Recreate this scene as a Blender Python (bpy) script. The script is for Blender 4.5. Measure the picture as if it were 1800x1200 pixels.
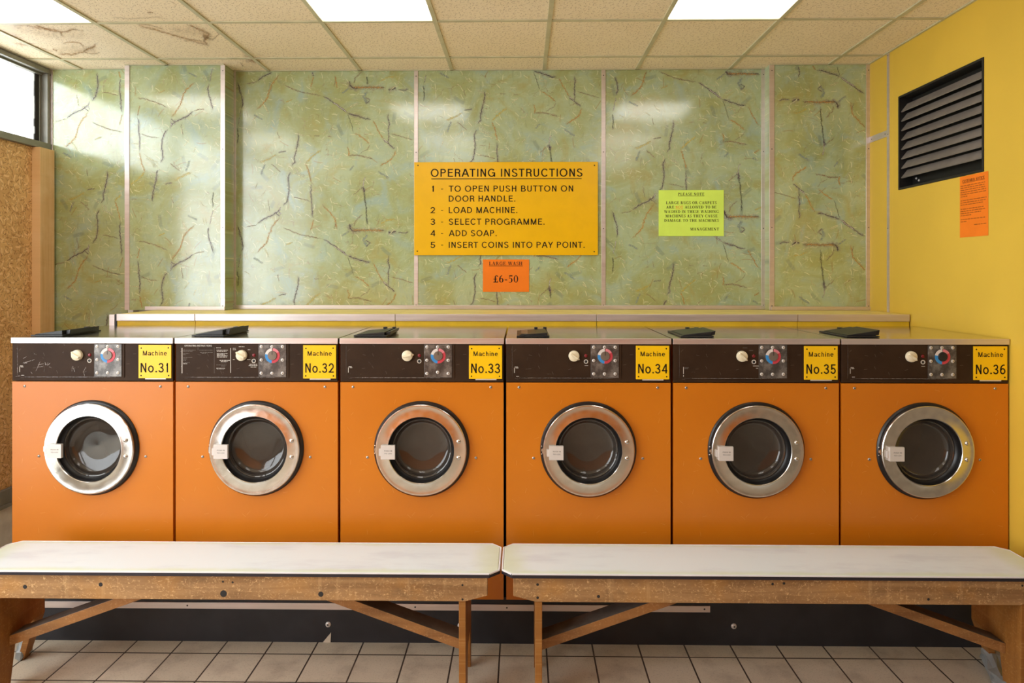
import bpy, bmesh, math, random
from mathutils import Vector
random.seed(7)
for o in list(bpy.data.objects):
    bpy.data.objects.remove(o, do_unlink=True)
scn = bpy.context.scene
COL = scn.collection

# ------------------------------------------------------------------ camera, exposure, daylight
TH = math.radians(0.84); S_, C_ = math.sin(TH), math.cos(TH)
H = 1.633                                     # eye height
cam_d = bpy.data.cameras.new('camera'); cam = bpy.data.objects.new('camera', cam_d); COL.objects.link(cam)
cam.location = (0, 0, H); cam.rotation_euler = (math.pi/2, 0, TH)
cam_d.sensor_width = 36; cam_d.lens = 24; cam_d.shift_y = -120/1800; cam_d.clip_start = .05
scn.camera = cam
vs = scn.view_settings
vs.view_transform = 'Standard'; vs.look = 'None'; vs.gamma = 1; vs.use_curve_mapping = False
vs.exposure = -1.2
LAMP = 10.5                                    # ceiling diffuser radiance
SKY = 16.0                                     # overcast sky radiance
world = bpy.data.worlds.new('world'); scn.world = world; world.use_nodes = True
bg = world.node_tree.nodes['Background']; bg.inputs[0].default_value = (.93, .97, 1, 1); bg.inputs[1].default_value = SKY
scn.cycles.max_bounces = 8; scn.cycles.transparent_max_bounces = 16; scn.cycles.sample_clamp_indirect = 6

def portal(x, y0, y1, z0, z1):
    l = bpy.data.lights.new('daylight_portal', 'AREA'); l.shape = 'RECTANGLE'; l.size = y1-y0; l.size_y = z1-z0
    l.cycles.is_portal = True
    o = bpy.data.objects.new('daylight_portal', l); COL.objects.link(o)
    o.location = (x, (y0+y1)/2, (z0+z1)/2); o.rotation_euler = (math.pi/2, 0, -math.pi/2)
    return o

# measured planes (metres, camera stands at x=0 y=0)
FRONT = 2.97      # machine fronts
WALLY = 4.24      # recessed part of the back wall
COLL, COLR, LSTRIP = 4.11, 4.155, 4.185
WR, WL = 2.10, -2.92
CEIL = 2.897
REAR = -1.3
LEDGE_Z, LEDGE_Y = 1.410, 3.72

def ray(u, v):
    a, b = (u-900)/1200, (v-480)/1200
    return (a*C_-S_, a*S_+C_, -b)
def onY(u, v, Y):
    d = ray(u, v); t = Y/d[1]; return Vector((d[0]*t, Y, H+d[2]*t))
def onX(u, v, X):
    d = ray(u, v); t = X/d[0]; return Vector((X, d[1]*t, H+d[2]*t))
def onZ(u, v, Z):
    d = ray(u, v); t = (Z-H)/d[2]; return Vector((d[0]*t, d[1]*t, Z))
def xY(u, Y): return onY(u, 480, Y).x
def zY(v, Y, u=900): return onY(u, v, Y).z

# ------------------------------------------------------------------ materials
def L(r, g, b):                                # sRGB 0..255 to linear
    f = lambda c: c/12.92 if c <= .04045 else ((c+.055)/1.055)**2.4
    return (f(r/255), f(g/255), f(b/255), 1)
class NT:
    def __init__(s, name):
        s.m = bpy.data.materials.new(name); s.m.use_nodes = True
        s.t = s.m.node_tree; s.n = s.t.nodes; s.l = s.t.links
        s.b = s.n['Principled BSDF']; s.out = s.n['Material Output']
    def node(s, typ, **kw):
        n = s.n.new(typ)
        for k, v in kw.items():
            setattr(n, k, v)
        return n
    def link(s, a, b): s.l.new(a, b)
    def put(s, sock, v):
        if isinstance(v, bpy.types.NodeSocket): s.l.new(v, sock)
        else: sock.default_value = v
    def math(s, op, a, b=0.0, c=0.0, clamp=False):
        n = s.node('ShaderNodeMath', operation=op); n.use_clamp = clamp
        s.put(n.inputs[0], a); s.put(n.inputs[1], b); s.put(n.inputs[2], c)
        return n.outputs[0]
    def mix(s, f, a, b, blend='MIX'):
        n = s.node('ShaderNodeMix', data_type='RGBA', blend_type=blend)
        s.put(n.inputs[0], f); s.put(n.inputs[6], a); s.put(n.inputs[7], b)
        return n.outputs[2]
    def sstep(s, x, e0, e1, o0=0., o1=1.):
        n = s.node('ShaderNodeMapRange', interpolation_type='SMOOTHSTEP')
        s.put(n.inputs[0], x)
        for i, v in enumerate((e0, e1, o0, o1)): n.inputs[1+i].default_value = v
        return n.outputs[0]
    def noise(s, vec, scale, detail=4, rough=.55, dist=0.):
        n = s.node('ShaderNodeTexNoise')
        if vec is not None: s.link(vec, n.inputs['Vector'])
        n.inputs['Scale'].default_value = scale; n.inputs['Detail'].default_value = detail
        n.inputs['Roughness'].default_value = rough; n.inputs['Distortion'].default_value = dist
        return n.outputs['Fac'], n.outputs['Color']
    def pos(s): return s.node('ShaderNodeNewGeometry').outputs['Position']
    def objco(s): return s.node('ShaderNodeTexCoord').outputs['Object']
    def plane(s, vec, axes='xz', off=(0, 0)):
        sep = s.node('ShaderNodeSeparateXYZ'); s.link(vec, sep.inputs[0])
        com = s.node('ShaderNodeCombineXYZ')
        for i, a in enumerate(axes):
            s.put(com.inputs[i], s.math('ADD', sep.outputs['xyz'.index(a)], off[i]))
        return com.outputs[0]
    def scale(s, vec, sx, sy, sz=1, rot=0):
        n = s.node('ShaderNodeMapping'); s.link(vec, n.inputs[0])
        n.inputs['Scale'].default_value = (sx, sy, sz); n.inputs['Rotation'].default_value = (0, 0, rot)
        return n.outputs[0]
    def strokes(s, vec2, scale, length, width, base=0., rand=3.14, curve=0., keep=1.):
        """short randomly turned dashes, one per voronoi cell; returns mask and the cell colour"""
        v = s.node('ShaderNodeTexVoronoi', voronoi_dimensions='2D'); s.link(vec2, v.inputs['Vector'])
        v.inputs['Scale'].default_value = scale
        sub = s.node('ShaderNodeVectorMath', operation='SUBTRACT')
        s.link(vec2, sub.inputs[0]); s.link(v.outputs['Position'], sub.inputs[1])
        sc = s.node('ShaderNodeSeparateColor'); s.link(v.outputs['Color'], sc.inputs[0])
        ang = s.math('ADD', s.math('MULTIPLY', s.math('SUBTRACT', sc.outputs[0], .5), 2*rand), base)
        r = s.node('ShaderNodeVectorRotate', rotation_type='Z_AXIS')
        s.link(sub.outputs[0], r.inputs['Vector']); s.link(ang, r.inputs['Angle'])
        p = s.node('ShaderNodeSeparateXYZ'); s.link(r.outputs[0], p.inputs[0])
        y = s.math('MULTIPLY', p.outputs[0], scale); x = s.math('MULTIPLY', p.outputs[1], scale)
        bend = s.math('MULTIPLY', s.math('MULTIPLY', y, y), s.math('MULTIPLY', s.math('SUBTRACT', sc.outputs[1], .5), curve*2))
        d = s.math('ABSOLUTE', s.math('ADD', x, bend))
        m1 = s.sstep(d, width*.4, width, 1, 0)
        m2 = s.sstep(s.math('ABSOLUTE', y), length*.6, length, 1, 0)
        m3 = s.math('LESS_THAN', sc.outputs[2], keep)
        return s.math('MULTIPLY', s.math('MULTIPLY', m1, m2), m3), v.outputs['Color']
    def bump(s, h, strength=.2, dist=.002):
        n = s.node('ShaderNodeBump'); n.inputs['Strength'].default_value = strength; n.inputs['Distance'].default_value = dist
        s.link(h, n.inputs['Height']); s.link(n.outputs[0], s.b.inputs['Normal'])
    def set(s, color=None, rough=None, metal=None, spec=None, coat=None):
        if color is not None: s.put(s.b.inputs['Base Color'], color)
        if rough is not None: s.put(s.b.inputs['Roughness'], rough)
        if metal is not None: s.b.inputs['Metallic'].default_value = metal
        if spec is not None: s.b.inputs['Specular IOR Level'].default_value = spec
        if coat is not None: s.b.inputs['Coat Weight'].default_value = coat; s.b.inputs['Coat Roughness'].default_value = .1
        return s
M = {}
def plain(name, col, rough=.5, metal=0., spec=.5, var=.06, vscale=9., coat=None):
    t = NT(name); f, _ = t.noise(t.objco(), vscale, 3)
    dark = tuple(c*(1-var*2) for c in col[:3])+(1,); lite = tuple(min(1, c*(1+var)) for c in col[:3])+(1,)
    t.set(t.mix(t.sstep(f, .35, .65), dark, lite), rough, metal, spec, coat); M[name] = t.m; return t

def mk_materials():
    # --- printed green onyx laminate
    t = NT('onyx_laminate'); p = t.plane(t.pos(), 'xz')
    n1, c1 = t.noise(p, 2.6, 5, .6, .8); n2, _ = t.noise(t.scale(p, 1, 1, 1, .7), 4.3, 4, .6, 1.2)
    n3, _ = t.noise(t.scale(p, 14, 46, 1, .75), 1.0, 5, .7, .6); n4, _ = t.noise(t.scale(p, 38, 12, 1, .5), 1.0, 4, .7, .8)
    base = t.mix(t.sstep(n1, .38, .62), L(158, 166, 108), L(172, 188, 148))
    base = t.mix(t.math('MULTIPLY', t.sstep(n2, .46, .8), .9), base, L(154, 180, 172))
    base = t.mix(t.math('MULTIPLY', t.sstep(n2, .46, .3), .6), base, L(168, 160, 92))
    base = t.mix(t.math('MULTIPLY', t.sstep(n3, .5, .8), .5), base, L(196, 206, 160))
    base = t.mix(t.math('MULTIPLY', t.sstep(n4, .52, .8), .4), base, L(110, 120, 88))
    m, _ = t.strokes(p, 17, .36, .045, .8, .9, 1.1, .45)
    base = t.mix(t.math('MULTIPLY', m, .75), base, L(222, 222, 176))
    m, _ = t.strokes(t.plane(t.pos(), 'xz', (3.1, 1.7)), 30, .4, .05, -.6, .8, 1.4, .4)
    base = t.mix(t.math('MULTIPLY', m, .5), base, L(212, 214, 172))
    m, _ = t.strokes(t.plane(t.pos(), 'xz', (1.1, 5.7)), 9, .34, .035, .4, 2., .7, .16)
    base = t.mix(t.math('MULTIPLY', m, .5), base, L(150, 120, 62))
    m, _ = t.strokes(t.plane(t.pos(), 'xz', (7.1, 2.7)), 6.5, .3, .1, .3, 1.5, .3, .3)
    base = t.mix(t.math('MULTIPLY', m, .35), base, L(96, 118, 108))
    vo = t.node('ShaderNodeTexVoronoi', voronoi_dimensions='2D', feature='DISTANCE_TO_EDGE')
    wv = t.node('ShaderNodeVectorMath', operation='MULTIPLY_ADD'); t.link(c1, wv.inputs[0]); wv.inputs[1].default_value = (.34, .34, 0); t.link(p, wv.inputs[2])
    t.link(wv.outputs[0], vo.inputs['Vector']); vo.inputs['Scale'].default_value = 8
    hair = t.sstep(vo.outputs['Distance'], .0, .022, 1, 0); n6, _ = t.noise(p, 9, 3); n7, _ = t.noise(t.plane(t.pos(), 'xz', (4, 2)), 7, 3)
    base = t.mix(t.math('MULTIPLY', t.math('MULTIPLY', hair, t.sstep(n6, .5, .62)), .5), base, L(206, 212, 170))
    base = t.mix(t.math('MULTIPLY', t.math('MULTIPLY', hair, t.sstep(n7, .54, .64)), .6), base, L(128, 98, 70))
    t.set(base, .15, 0, .95); t.b.inputs['IOR'].default_value = 1.6; M['onyx'] = t.m
    # --- ink for printed veins, stains and scratches: colour from attribute, soft edge across the stroke
    t = NT('ink'); at = t.node('ShaderNodeAttribute', attribute_name='ink')
    uv = t.node('ShaderNodeUVMap', uv_map='uv'); sp = t.node('ShaderNodeSeparateXYZ'); t.link(uv.outputs[0], sp.inputs[0])
    n, _ = t.noise(t.pos(), 60, 4, .65); n2, _ = t.noise(t.pos(), 130, 2, .6)
    ac = t.math('ADD', sp.outputs[0], t.math('MULTIPLY', t.math('SUBTRACT', n, .5), 1.9))
    edge = t.sstep(t.math('ABSOLUTE', ac), .15, .8, 1, 0)
    lim = t.sstep(t.math('ABSOLUTE', sp.outputs[0]), .8, 1., 1, 0)
    end = t.sstep(t.math('MINIMUM', sp.outputs[1], t.math('SUBTRACT', 1., sp.outputs[1])), 0, .16)
    al = t.math('MULTIPLY', t.math('MULTIPLY', edge, lim), t.math('MULTIPLY', end, at.outputs['Alpha']))
    al = t.math('MULTIPLY', al, t.sstep(n2, .32, .62, .35, 1))
    t.set(at.outputs['Color'], .2, 0, .5); t.put(t.b.inputs['Alpha'], al); M['ink'] = t.m
    # --- ceiling tile
    t = NT('ceiling_tile'); p = t.plane(t.pos(), 'xy')
    n, _ = t.noise(p, 1.4, 3); col = t.mix(t.sstep(n, .35, .65), L(240, 225, 196), L(244, 230, 204))
    m1, _ = t.strokes(p, 50, .36, .085, .8, 1.2, 1.5, .8); m2, _ = t.strokes(t.plane(t.pos(), 'xy', (.37, .11)), 95, .3, .1, .5, 1.5, 1., .6)
    f = t.math('MAXIMUM', m1, t.math('MULTIPLY', m2, .7))
    t.set(t.mix(t.math('MULTIPLY', f, .65), col, L(132, 100, 62)), .9, 0, .2); M['tile'] = t.m
    plain('grid_bar', L(196, 190, 158), .45, 0, .4, .05)
    # --- floor tile
    t = NT('floor_tile'); p = t.plane(t.pos(), 'xy', (.114+2, -2.878+4))
    br = t.node('ShaderNodeTexBrick', offset=0., squash=1.); t.link(p, br.inputs['Vector'])
    br.inputs['Scale'].default_value = 1; br.inputs['Brick Width'].default_value = .2018; br.inputs['Row Height'].default_value = .2018
    br.inputs['Mortar Size'].default_value = .0035; br.inputs['Mortar Smooth'].default_value = .1
    br.inputs['Color1'].default_value = L(200, 188, 168); br.inputs['Color2'].default_value = L(208, 196, 176); br.inputs['Mortar'].default_value = L(58, 48, 42)
    n, _ = t.noise(p, 7, 6, .6); n2, _ = t.noise(p, 160, 2)
    col = t.mix(t.math('MULTIPLY', t.sstep(n, .45, .75), .4), br.outputs['Color'], L(120, 104, 90))
    col = t.mix(t.math('MULTIPLY', t.sstep(n2, .55, .7), .3), col, L(112, 98, 84))
    t.set(col, .55, 0, .35); t.bump(t.math('SUBTRACT', 1., br.outputs['Fac']), .3, .003); M['floor'] = t.m
    # --- paints
    plain('yellow_wall', L(220, 182, 66), .42, 0, .4, .03, 1.2)
    plain('yellow_board', L(244, 204, 52), .35, 0, .4, .03)
    plain('cream_board', L(236, 216, 128), .4, 0, .4, .04)
    plain('rear_paint', L(222, 130, 50), .6, 0, .3)
    plain('taupe_paint', L(138, 124, 104), .6, 0, .3); plain('grey_paint', L(232, 232, 228), .6, 0, .3)
    plain('frame_metal', L(136, 134, 124), .4, .3, .4)
    plain('mastic', L(40, 36, 34), .8)
    t = NT('orange_enamel'); p = t.objco()
    n, _ = t.noise(p, 1.6, 3); m, _ = t.strokes(t.plane(p, 'xz'), 26, .35, .02, .5, 1.5, .4, .12)
    col = t.mix(t.sstep(n, .3, .7), L(202, 114, 16), L(209, 121, 22)); col = t.mix(t.math('MULTIPLY', m, .45), col, L(236, 176, 104))
    t.set(col, .33, 0, .45); M['orange'] = t.m
    # --- brown control panel with specks
    t = NT('brown_panel'); p = t.plane(t.objco(), 'xz'); n, _ = t.noise(p, 6, 4)
    m, _ = t.strokes(p, 34, .3, .03, .4, 1.6, .6, .14)
    col = t.mix(t.sstep(n, .35, .7), L(50, 34, 22), L(60, 42, 28)); col = t.mix(t.math('MULTIPLY', m, .3), col, L(150, 136, 122))
    t.set(col, .55, 0, .15); M['brown'] = t.m
    # --- metals
    def metal(name, col, rough, sx=1., sz=1., k=.06, mt=1.):
        t = NT(name); n, _ = t.noise(t.scale(t.objco(), sx, sx, sz), 1., 3)
        t.set(t.mix(t.sstep(n, .3, .7), tuple(c*(1-k*2) for c in col[:3])+(1,), col), t.sstep(n, .3, .7, rough*.85, rough*1.2), mt); M[name] = t.m
    metal('chrome', L(218, 214, 208), .2, 30, 30)
    metal('steel_top', L(214, 210, 204), .16, 3, 3)
    metal('steel_edge', L(226, 218, 214), .34, 12, 3, .05)
    metal('aluminium', L(226, 214, 210), .36, 3, 60, .05, .75)
    metal('drum_steel', L(150, 146, 140), .4, 20, 20)
    metal('screw_steel', L(190, 186, 180), .3, 20, 20)
    t = NT('dial_plate'); n, _ = t.noise(t.objco(), 22, 5, .7)
    t.set(t.mix(t.sstep(n, .42, .7), L(72, 66, 62), L(132, 126, 120)), .3, .25, .5); M['dial_plate'] = t.m
    # --- glass
    def glass(name, tint, rough, f0, film=0., filmcol=(.3, .28, .26, 1)):
        t = NT(name); t.n.remove(t.b)
        tr = t.node('ShaderNodeBsdfTransparent'); tr.inputs[0].default_value = tint
        gl = t.node('ShaderNodeBsdfGlossy'); gl.inputs['Roughness'].default_value = rough
        lw = t.node('ShaderNodeLayerWeight'); lw.inputs['Blend'].default_value = .5
        fr = t.math('ADD', t.math('MULTIPLY', t.math('POWER', lw.outputs['Facing'], 5.), 1-f0), f0)
        base = tr.outputs[0]
        if film:
            df = t.node('ShaderNodeBsdfDiffuse'); df.inputs[0].default_value = filmcol
            m0 = t.node('ShaderNodeMixShader'); m0.inputs[0].default_value = film; t.link(base, m0.inputs[1]); t.link(df.outputs[0], m0.inputs[2]); base = m0.outputs[0]
        mx = t.node('ShaderNodeMixShader'); t.link(fr, mx.inputs[0]); t.link(base, mx.inputs[1]); t.link(gl.outputs[0], mx.inputs[2])
        t.link(mx.outputs[0], t.out.inputs[0]); M[name] = t.m
    glass('door_glass', (.62, .6, .57, 1), .05, .07, .22, L(120, 108, 98)); glass('window_glass', (.97, .98, .98, 1), .01, .03)
    # --- lamp
    t = NT('lamp_diffuser'); t.set((.9, .9, .9, 1), .5); t.b.inputs['Emission Color'].default_value = (1, .98, .945, 1); t.b.inputs['Emission Strength'].default_value = LAMP
    M['lamp'] = t.m
    # --- small plastics
    plain('grey_brown_wood', L(104, 96, 88), .8, 0, .2, .1, 14); plain('black_rubber', L(26, 24, 24), .35, 0, .5); plain('black_plastic', L(30, 30, 32), .4, 0, .5)
    plain('white_print', L(214, 206, 196), .6, 0, .2, .02); plain('cream_plastic', L(232, 220, 190), .35, 0, .5, .02)
    plain('red_plastic', L(120, 12, 22), .2, 0, .6); plain('red_dial', L(200, 66, 78), .4, 0, .4, .02); plain('pink_dial', L(222, 130, 138), .4, 0, .4, .02)
    plain('blue_dial', L(58, 140, 206), .4, 0, .4, .02); plain('white_dial', L(226, 216, 210), .4, 0, .4, .02); plain('dial_hub', L(122, 108, 96), .35, .2, .5)
    plain('latch_white', L(216, 208, 202), .4, .15, .5, .02); plain('rivet', L(214, 208, 202), .35, .3, .5, .02)
    plain('plate_yellow', L(250, 198, 12), .35, 0, .45, .015); plain('sign_yellow', L(236, 182, 0), .28, 0, .5, .015)
    plain('ink_black', L(34, 26, 18), .6, 0, .2, .02); plain('paper_orange', L(240, 126, 32), .7, 0, .2, .02); plain('paper_lime', L(214, 244, 104), .6, 0, .2, .02)
    plain('ink_orange', L(240, 150, 50), .6, 0, .2, .02); plain('print_brown', L(150, 84, 26), .6, 0, .2, .02); plain('print_worn', L(112, 104, 96), .6, 0, .2, .02)
    plain('black_plinth', L(44, 44, 48), .45, 0, .4, .12, 5); plain('vent_black', L(28, 26, 25), .5, 0, .4); plain('vent_slat', L(128, 119, 112), .45, 0, .4)
    plain('pad_trim', L(36, 30, 40), .35, 0, .5); plain('pad_piping', L(224, 220, 222), .4, 0, .4, .02); plain('grey_plastic', L(140, 142, 140), .3, 0, .5)
    # --- vinyl bench pad: white, greenish-yellow where it has worn less at ends
    t = NT('pad_vinyl'); co = t.node('ShaderNodeTexCoord').outputs['Generated']; sp = t.node('ShaderNodeSeparateXYZ'); t.link(co, sp.inputs[0])
    ex = t.math('MULTIPLY', t.math('ABSOLUTE', t.math('SUBTRACT', sp.outputs[0], .5)), 2.); ey = t.math('MULTIPLY', t.math('ABSOLUTE', t.math('SUBTRACT', sp.outputs[1], .5)), 2.)
    n, _ = t.noise(t.objco(), 7, 5, .6); n2, _ = t.noise(t.scale(t.objco(), 3, 9), 1., 5, .6)
    dx = t.sstep(t.math('ADD', ex, t.math('MULTIPLY', t.math('SUBTRACT', n, .5), .12)), .88, 1.)
    dy = t.sstep(t.math('ADD', ey, t.math('MULTIPLY', t.math('SUBTRACT', n, .5), .5)), .75, 1.02)
    col = t.mix(t.math('MULTIPLY', t.sstep(n2, .5, .75), .35), L(222, 230, 234), L(186, 188, 200))
    col = t.mix(t.math('MULTIPLY', t.math('MAXIMUM', dx, dy), .6), col, L(206, 214, 172))
    t.set(col, .4, 0, .4); M['pad'] = t.m
    # --- woods
    def wood(name, a, b, c, scuff, k, axes='xz', rough=.45, stretch=(1.2, 26)):
        t = NT(name); p = t.plane(t.objco(), axes)
        g, _ = t.noise(t.scale(p, *stretch), 1., 6, .65, .6); n, _ = t.noise(p, 5, 4); n2, _ = t.noise(p, 26, 5, .7, .5)
        col = t.mix(t.sstep(g, .35, .68), a, b); col = t.mix(t.math('MULTIPLY', t.sstep(n, .45, .7), .7), col, c)
        m, _ = t.strokes(p, 85, .42, .16, .1, 1.2, 1.2, .7); m2, _ = t.strokes(t.plane(t.objco(), axes, (.71, .37)), 30, .4, .06, 1.57, .5, .5, .3)
        f = t.math('MAXIMUM', m, m2); f = t.math('MULTIPLY', f, t.sstep(n2, .42, .62))
        nd, _ = t.noise(t.scale(p, 5, 11), 1., 5, .7, .8); ns, _ = t.noise(t.scale(p, 90, 130), 1., 3, .6); nv, _ = t.noise(t.scale(p, 30, 2.5) if axes == 'xz' else t.scale(p, 2.5, 30), 1., 3)
        col = t.mix(t.math('MULTIPLY', t.sstep(nd, .5, .72), k*.75), col, L(104, 78, 54))
        col = t.mix(t.math('MULTIPLY', t.sstep(nv, .56, .72), k*.5), col, scuff)
        col = t.mix(t.math('MULTIPLY', t.math('MULTIPLY', t.sstep(ns, .56, .66), t.sstep(n2, .38, .58)), k), col, scuff)
        col = t.mix(t.math('MULTIPLY', f, k*.6), col, scuff)
        t.set(col, rough, 0, .35); t.bump(g, .15, .001); M[name] = t.m
    wood('bench_front', L(172, 132, 88), L(140, 102, 64), L(184, 132, 70), L(220, 180, 128), .8)
    wood('bench_leg', L(158, 104, 46), L(136, 86, 36), L(172, 116, 54), L(206, 160, 100), .3, 'yz', .45, (26, 1.2))
    wood('bench_brace', L(158, 112, 66), L(130, 88, 50), L(172, 116, 62), L(206, 160, 108), .4)
    wood('stud_pine', L(226, 188, 136), L(212, 168, 112), L(230, 196, 148), L(190, 140, 90), .1, 'yz', .6, (30, 1.))
    # --- chipboard sheathing of big flakes
    t = NT('osb'); p = t.plane(t.pos(), 'yz'); n, _ = t.noise(p, 5, 4)
    col = t.mix(t.sstep(n, .35, .65), L(206, 160, 104), L(222, 178, 120))
    for i, (sc, ln, wd, c, k) in enumerate(((22, .55, .16, L(240, 204, 150), .85), (30, .55, .14, L(164, 114, 62), .7), (26, .5, .12, L(236, 198, 138), .7), (44, .5, .08, L(92, 56, 24), .7), (60, .5, .07, L(226, 190, 130), .6))):
        m, _ = t.strokes(t.plane(t.pos(), 'yz', (i*1.37, i*2.11)), sc, ln, wd, .3*i, 3.1, .5, .8)
        col = t.mix(t.math('MULTIPLY', m, k), col, c)
    t.set(col, .6, 0, .3); M['osb'] = t.m
mk_materials()

# ------------------------------------------------------------------ mesh helpers
class MB:
    def __init__(s): s.v = []; s.f = []; s.m = []; s.uv = []; s.ink = []; s.sm = []
    def add(s, vs, fs, mat=0, uv=None, ink=None, smooth=False):
        o = len(s.v); s.v += [tuple(p) for p in vs]
        for i, f in enumerate(fs):
            s.f.append([o+k for k in f]); s.m.append(mat); s.sm.append(smooth)
            s.uv.append([uv[k] for k in f] if uv else None); s.ink.append(ink)
        return s
    def box(s, x0, x1, y0, y1, z0, z1, mat=0):
        x0, x1 = sorted((x0, x1)); y0, y1 = sorted((y0, y1)); z0, z1 = sorted((z0, z1))
        vs = [(x, y, z) for z in (z0, z1) for y in (y0, y1) for x in (x0, x1)]
        return s.add(vs, [(0, 2, 3, 1), (4, 5, 7, 6), (0, 1, 5, 4), (2, 6, 7, 3), (0, 4, 6, 2), (1, 3, 7, 5)], mat)
    def hexa(s, a, b, mat=0):                      # two quads (4 points each, same winding)
        vs = list(a)+list(b)
        return s.add(vs, [(3, 2, 1, 0), (4, 5, 6, 7)]+[(i, (i+1) % 4, 4+(i+1) % 4, 4+i) for i in range(4)], mat)
    def prism(s, poly, axis, a0, a1, mat=0):       # polygon (2D) extruded along axis
        def P(p, a):
            return (a, p[0], p[1]) if axis == 'x' else (p[0], a, p[1]) if axis == 'y' else (p[0], p[1], a)
        n = len(poly); vs = [P(p, a0) for p in poly]+[P(p, a1) for p in poly]
        return s.add(vs, [tuple(range(n))[::-1], tuple(range(n, 2*n))]+[(i, (i+1) % n, n+(i+1) % n, n+i) for i in range(n)], mat)
    def lathe(s, prof, cx, cz, y=0., seg=64, mat=0, axis='y', closed=False):   # profile of (r, depth)
        vs = []; fs = []; n = len(prof)
        for k in range(seg):
            a = 2*math.pi*k/seg
            for r, d in prof:
                c, q = r*math.cos(a), r*math.sin(a)
                vs.append((cx+c, y+d, cz+q) if axis == 'y' else (y+d, cx+c, cz+q) if axis == 'x' else (cx+c, cz+q, y+d))
        for k in range(seg):
            k2 = (k+1) % seg
            for i in range(n-1 if not closed else n):
                j = (i+1) % n
                if prof[i][0] < 1e-6 and prof[j][0] < 1e-6: continue
                fs.append((k*n+i, k*n+j, k2*n+j, k2*n+i))
        return s.add(vs, fs, mat, smooth=True)
    def dome(s, cx, cz, r, y, h, mat=0, seg=14, axis='y'):
        return s.lathe([(r, 0), (r*.95, -h*.4), (r*.7, -h*.8), (r*.35, -h), (0.0, -h*1.02)], cx, cz, y, seg, mat, axis)
    def arc(s, cx, cz, r0, r1, a0, a1, y, th, mat=0, n=14):
        for k in range(n):
            p, q = a0+(a1-a0)*k/n, a0+(a1-a0)*(k+1)/n
            c = [(cx+r*math.sin(t), cz+r*math.cos(t)) for r, t in ((r0, p), (r1, p), (r1, q), (r0, q))]
            s.hexa([(x, y, z) for x, z in c], [(x, y+th, z) for x, z in c], mat)
        return s
    def stroke(s, pts, w, plane, ink, mat=1, off=0., jag=0., step=None):
        """ribbon along 2D pts; plane(p, off) gives the 3D point"""
        P = [Vector(p) for p in pts]
        if step:
            Q = [P[0]]
            for a, b in zip(P, P[1:]):
                n = max(1, int((b-a).length/step))
                for k in range(1, n+1):
                    q = a.lerp(b, k/n)
                    if k < n or b is not P[-1]: q = q+Vector((random.uniform(-jag, jag), random.uniform(-jag, jag)))
                    Q.append(q)
            P = Q
        if len(P) < 2: return s
        tot = sum((b-a).length for a, b in zip(P, P[1:])) or 1; acc = 0
        vs = []; uv = []
        for i, p in enumerate(P):
            d = (P[min(i+1, len(P)-1)]-P[max(i-1, 0)])
            if d.length < 1e-9: d = Vector((1, 0))
            d.normalize(); nrm = Vector((-d.y, d.x))
            if i: acc += (P[i]-P[i-1]).length
            ww = w(acc/tot) if callable(w) else w
            vs += [plane(p+nrm*ww, off), plane(p-nrm*ww, off)]; uv += [(-1, acc/tot), (1, acc/tot)]
        fs = [(2*i, 2*i+1, 2*i+3, 2*i+2) for i in range(len(P)-1)]
        return s.add(vs, fs, mat, uv, ink)
    def shift(s, d):
        s.v = [(a+d[0], b+d[1], c+d[2]) for a, b, c in s.v]; return s
def to_mesh(name, mb, mats):
    me = bpy.data.meshes.new(name); me.from_pydata(mb.v, [], mb.f)
    for m in mats: me.materials.append(M[m])
    me.polygons.foreach_set('material_index', mb.m); me.polygons.foreach_set('use_smooth', mb.sm)
    if any(u for u in mb.uv):
        me.uv_layers.new(name='uv'); me.color_attributes.new('ink', 'FLOAT_COLOR', 'CORNER')
        ul = me.uv_layers['uv']; ca = me.color_attributes['ink']
        for p, u, k in zip(me.polygons, mb.uv, mb.ink):
            if u:
                for li, q in zip(p.loop_indices, u):
                    ul.data[li].uv = q; ca.data[li].color = k
    me.validate(); me.update()
    if not any(u for u in mb.uv):
        bm = bmesh.new(); bm.from_mesh(me); bmesh.ops.recalc_face_normals(bm, faces=bm.faces); bm.to_mesh(me); bm.free()
    return me
def link(name, data, parent=None, loc=(0, 0, 0)):
    o = bpy.data.objects.new(name, data); COL.objects.link(o)
    o.location = loc
    if parent: o.parent = parent
    return o
def obj(name, mb, mats, parent=None, bevel=0., world=None):
    """mesh object; world = root location when the mesh was drawn in room coordinates"""
    if isinstance(mats, str): mats = [mats]
    if world is not None: mb.shift((-world[0], -world[1], -world[2]))
    o = link(name, to_mesh(name, mb, mats), parent)
    if bevel:
        b = o.modifiers.new('bevel', 'BEVEL'); b.width = bevel; b.segments = 2; b.limit_method = 'ANGLE'; b.angle_limit = math.radians(40)
    if any(mb.sm): o.data.set_sharp_from_angle(angle=math.radians(38))
    return o
def thing(name, loc, label, cat, group=None):
    o = link(name, None, None, loc); o.empty_display_size = .1
    return tag(o, label, cat, group)
def tag(o, label, cat, group=None):
    o['label'] = label; o['category'] = cat
    if group: o['group'] = group
    return o
def struct(o, label=None):
    o['kind'] = 'structure'
    if label: o['label'] = label
    return o

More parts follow.
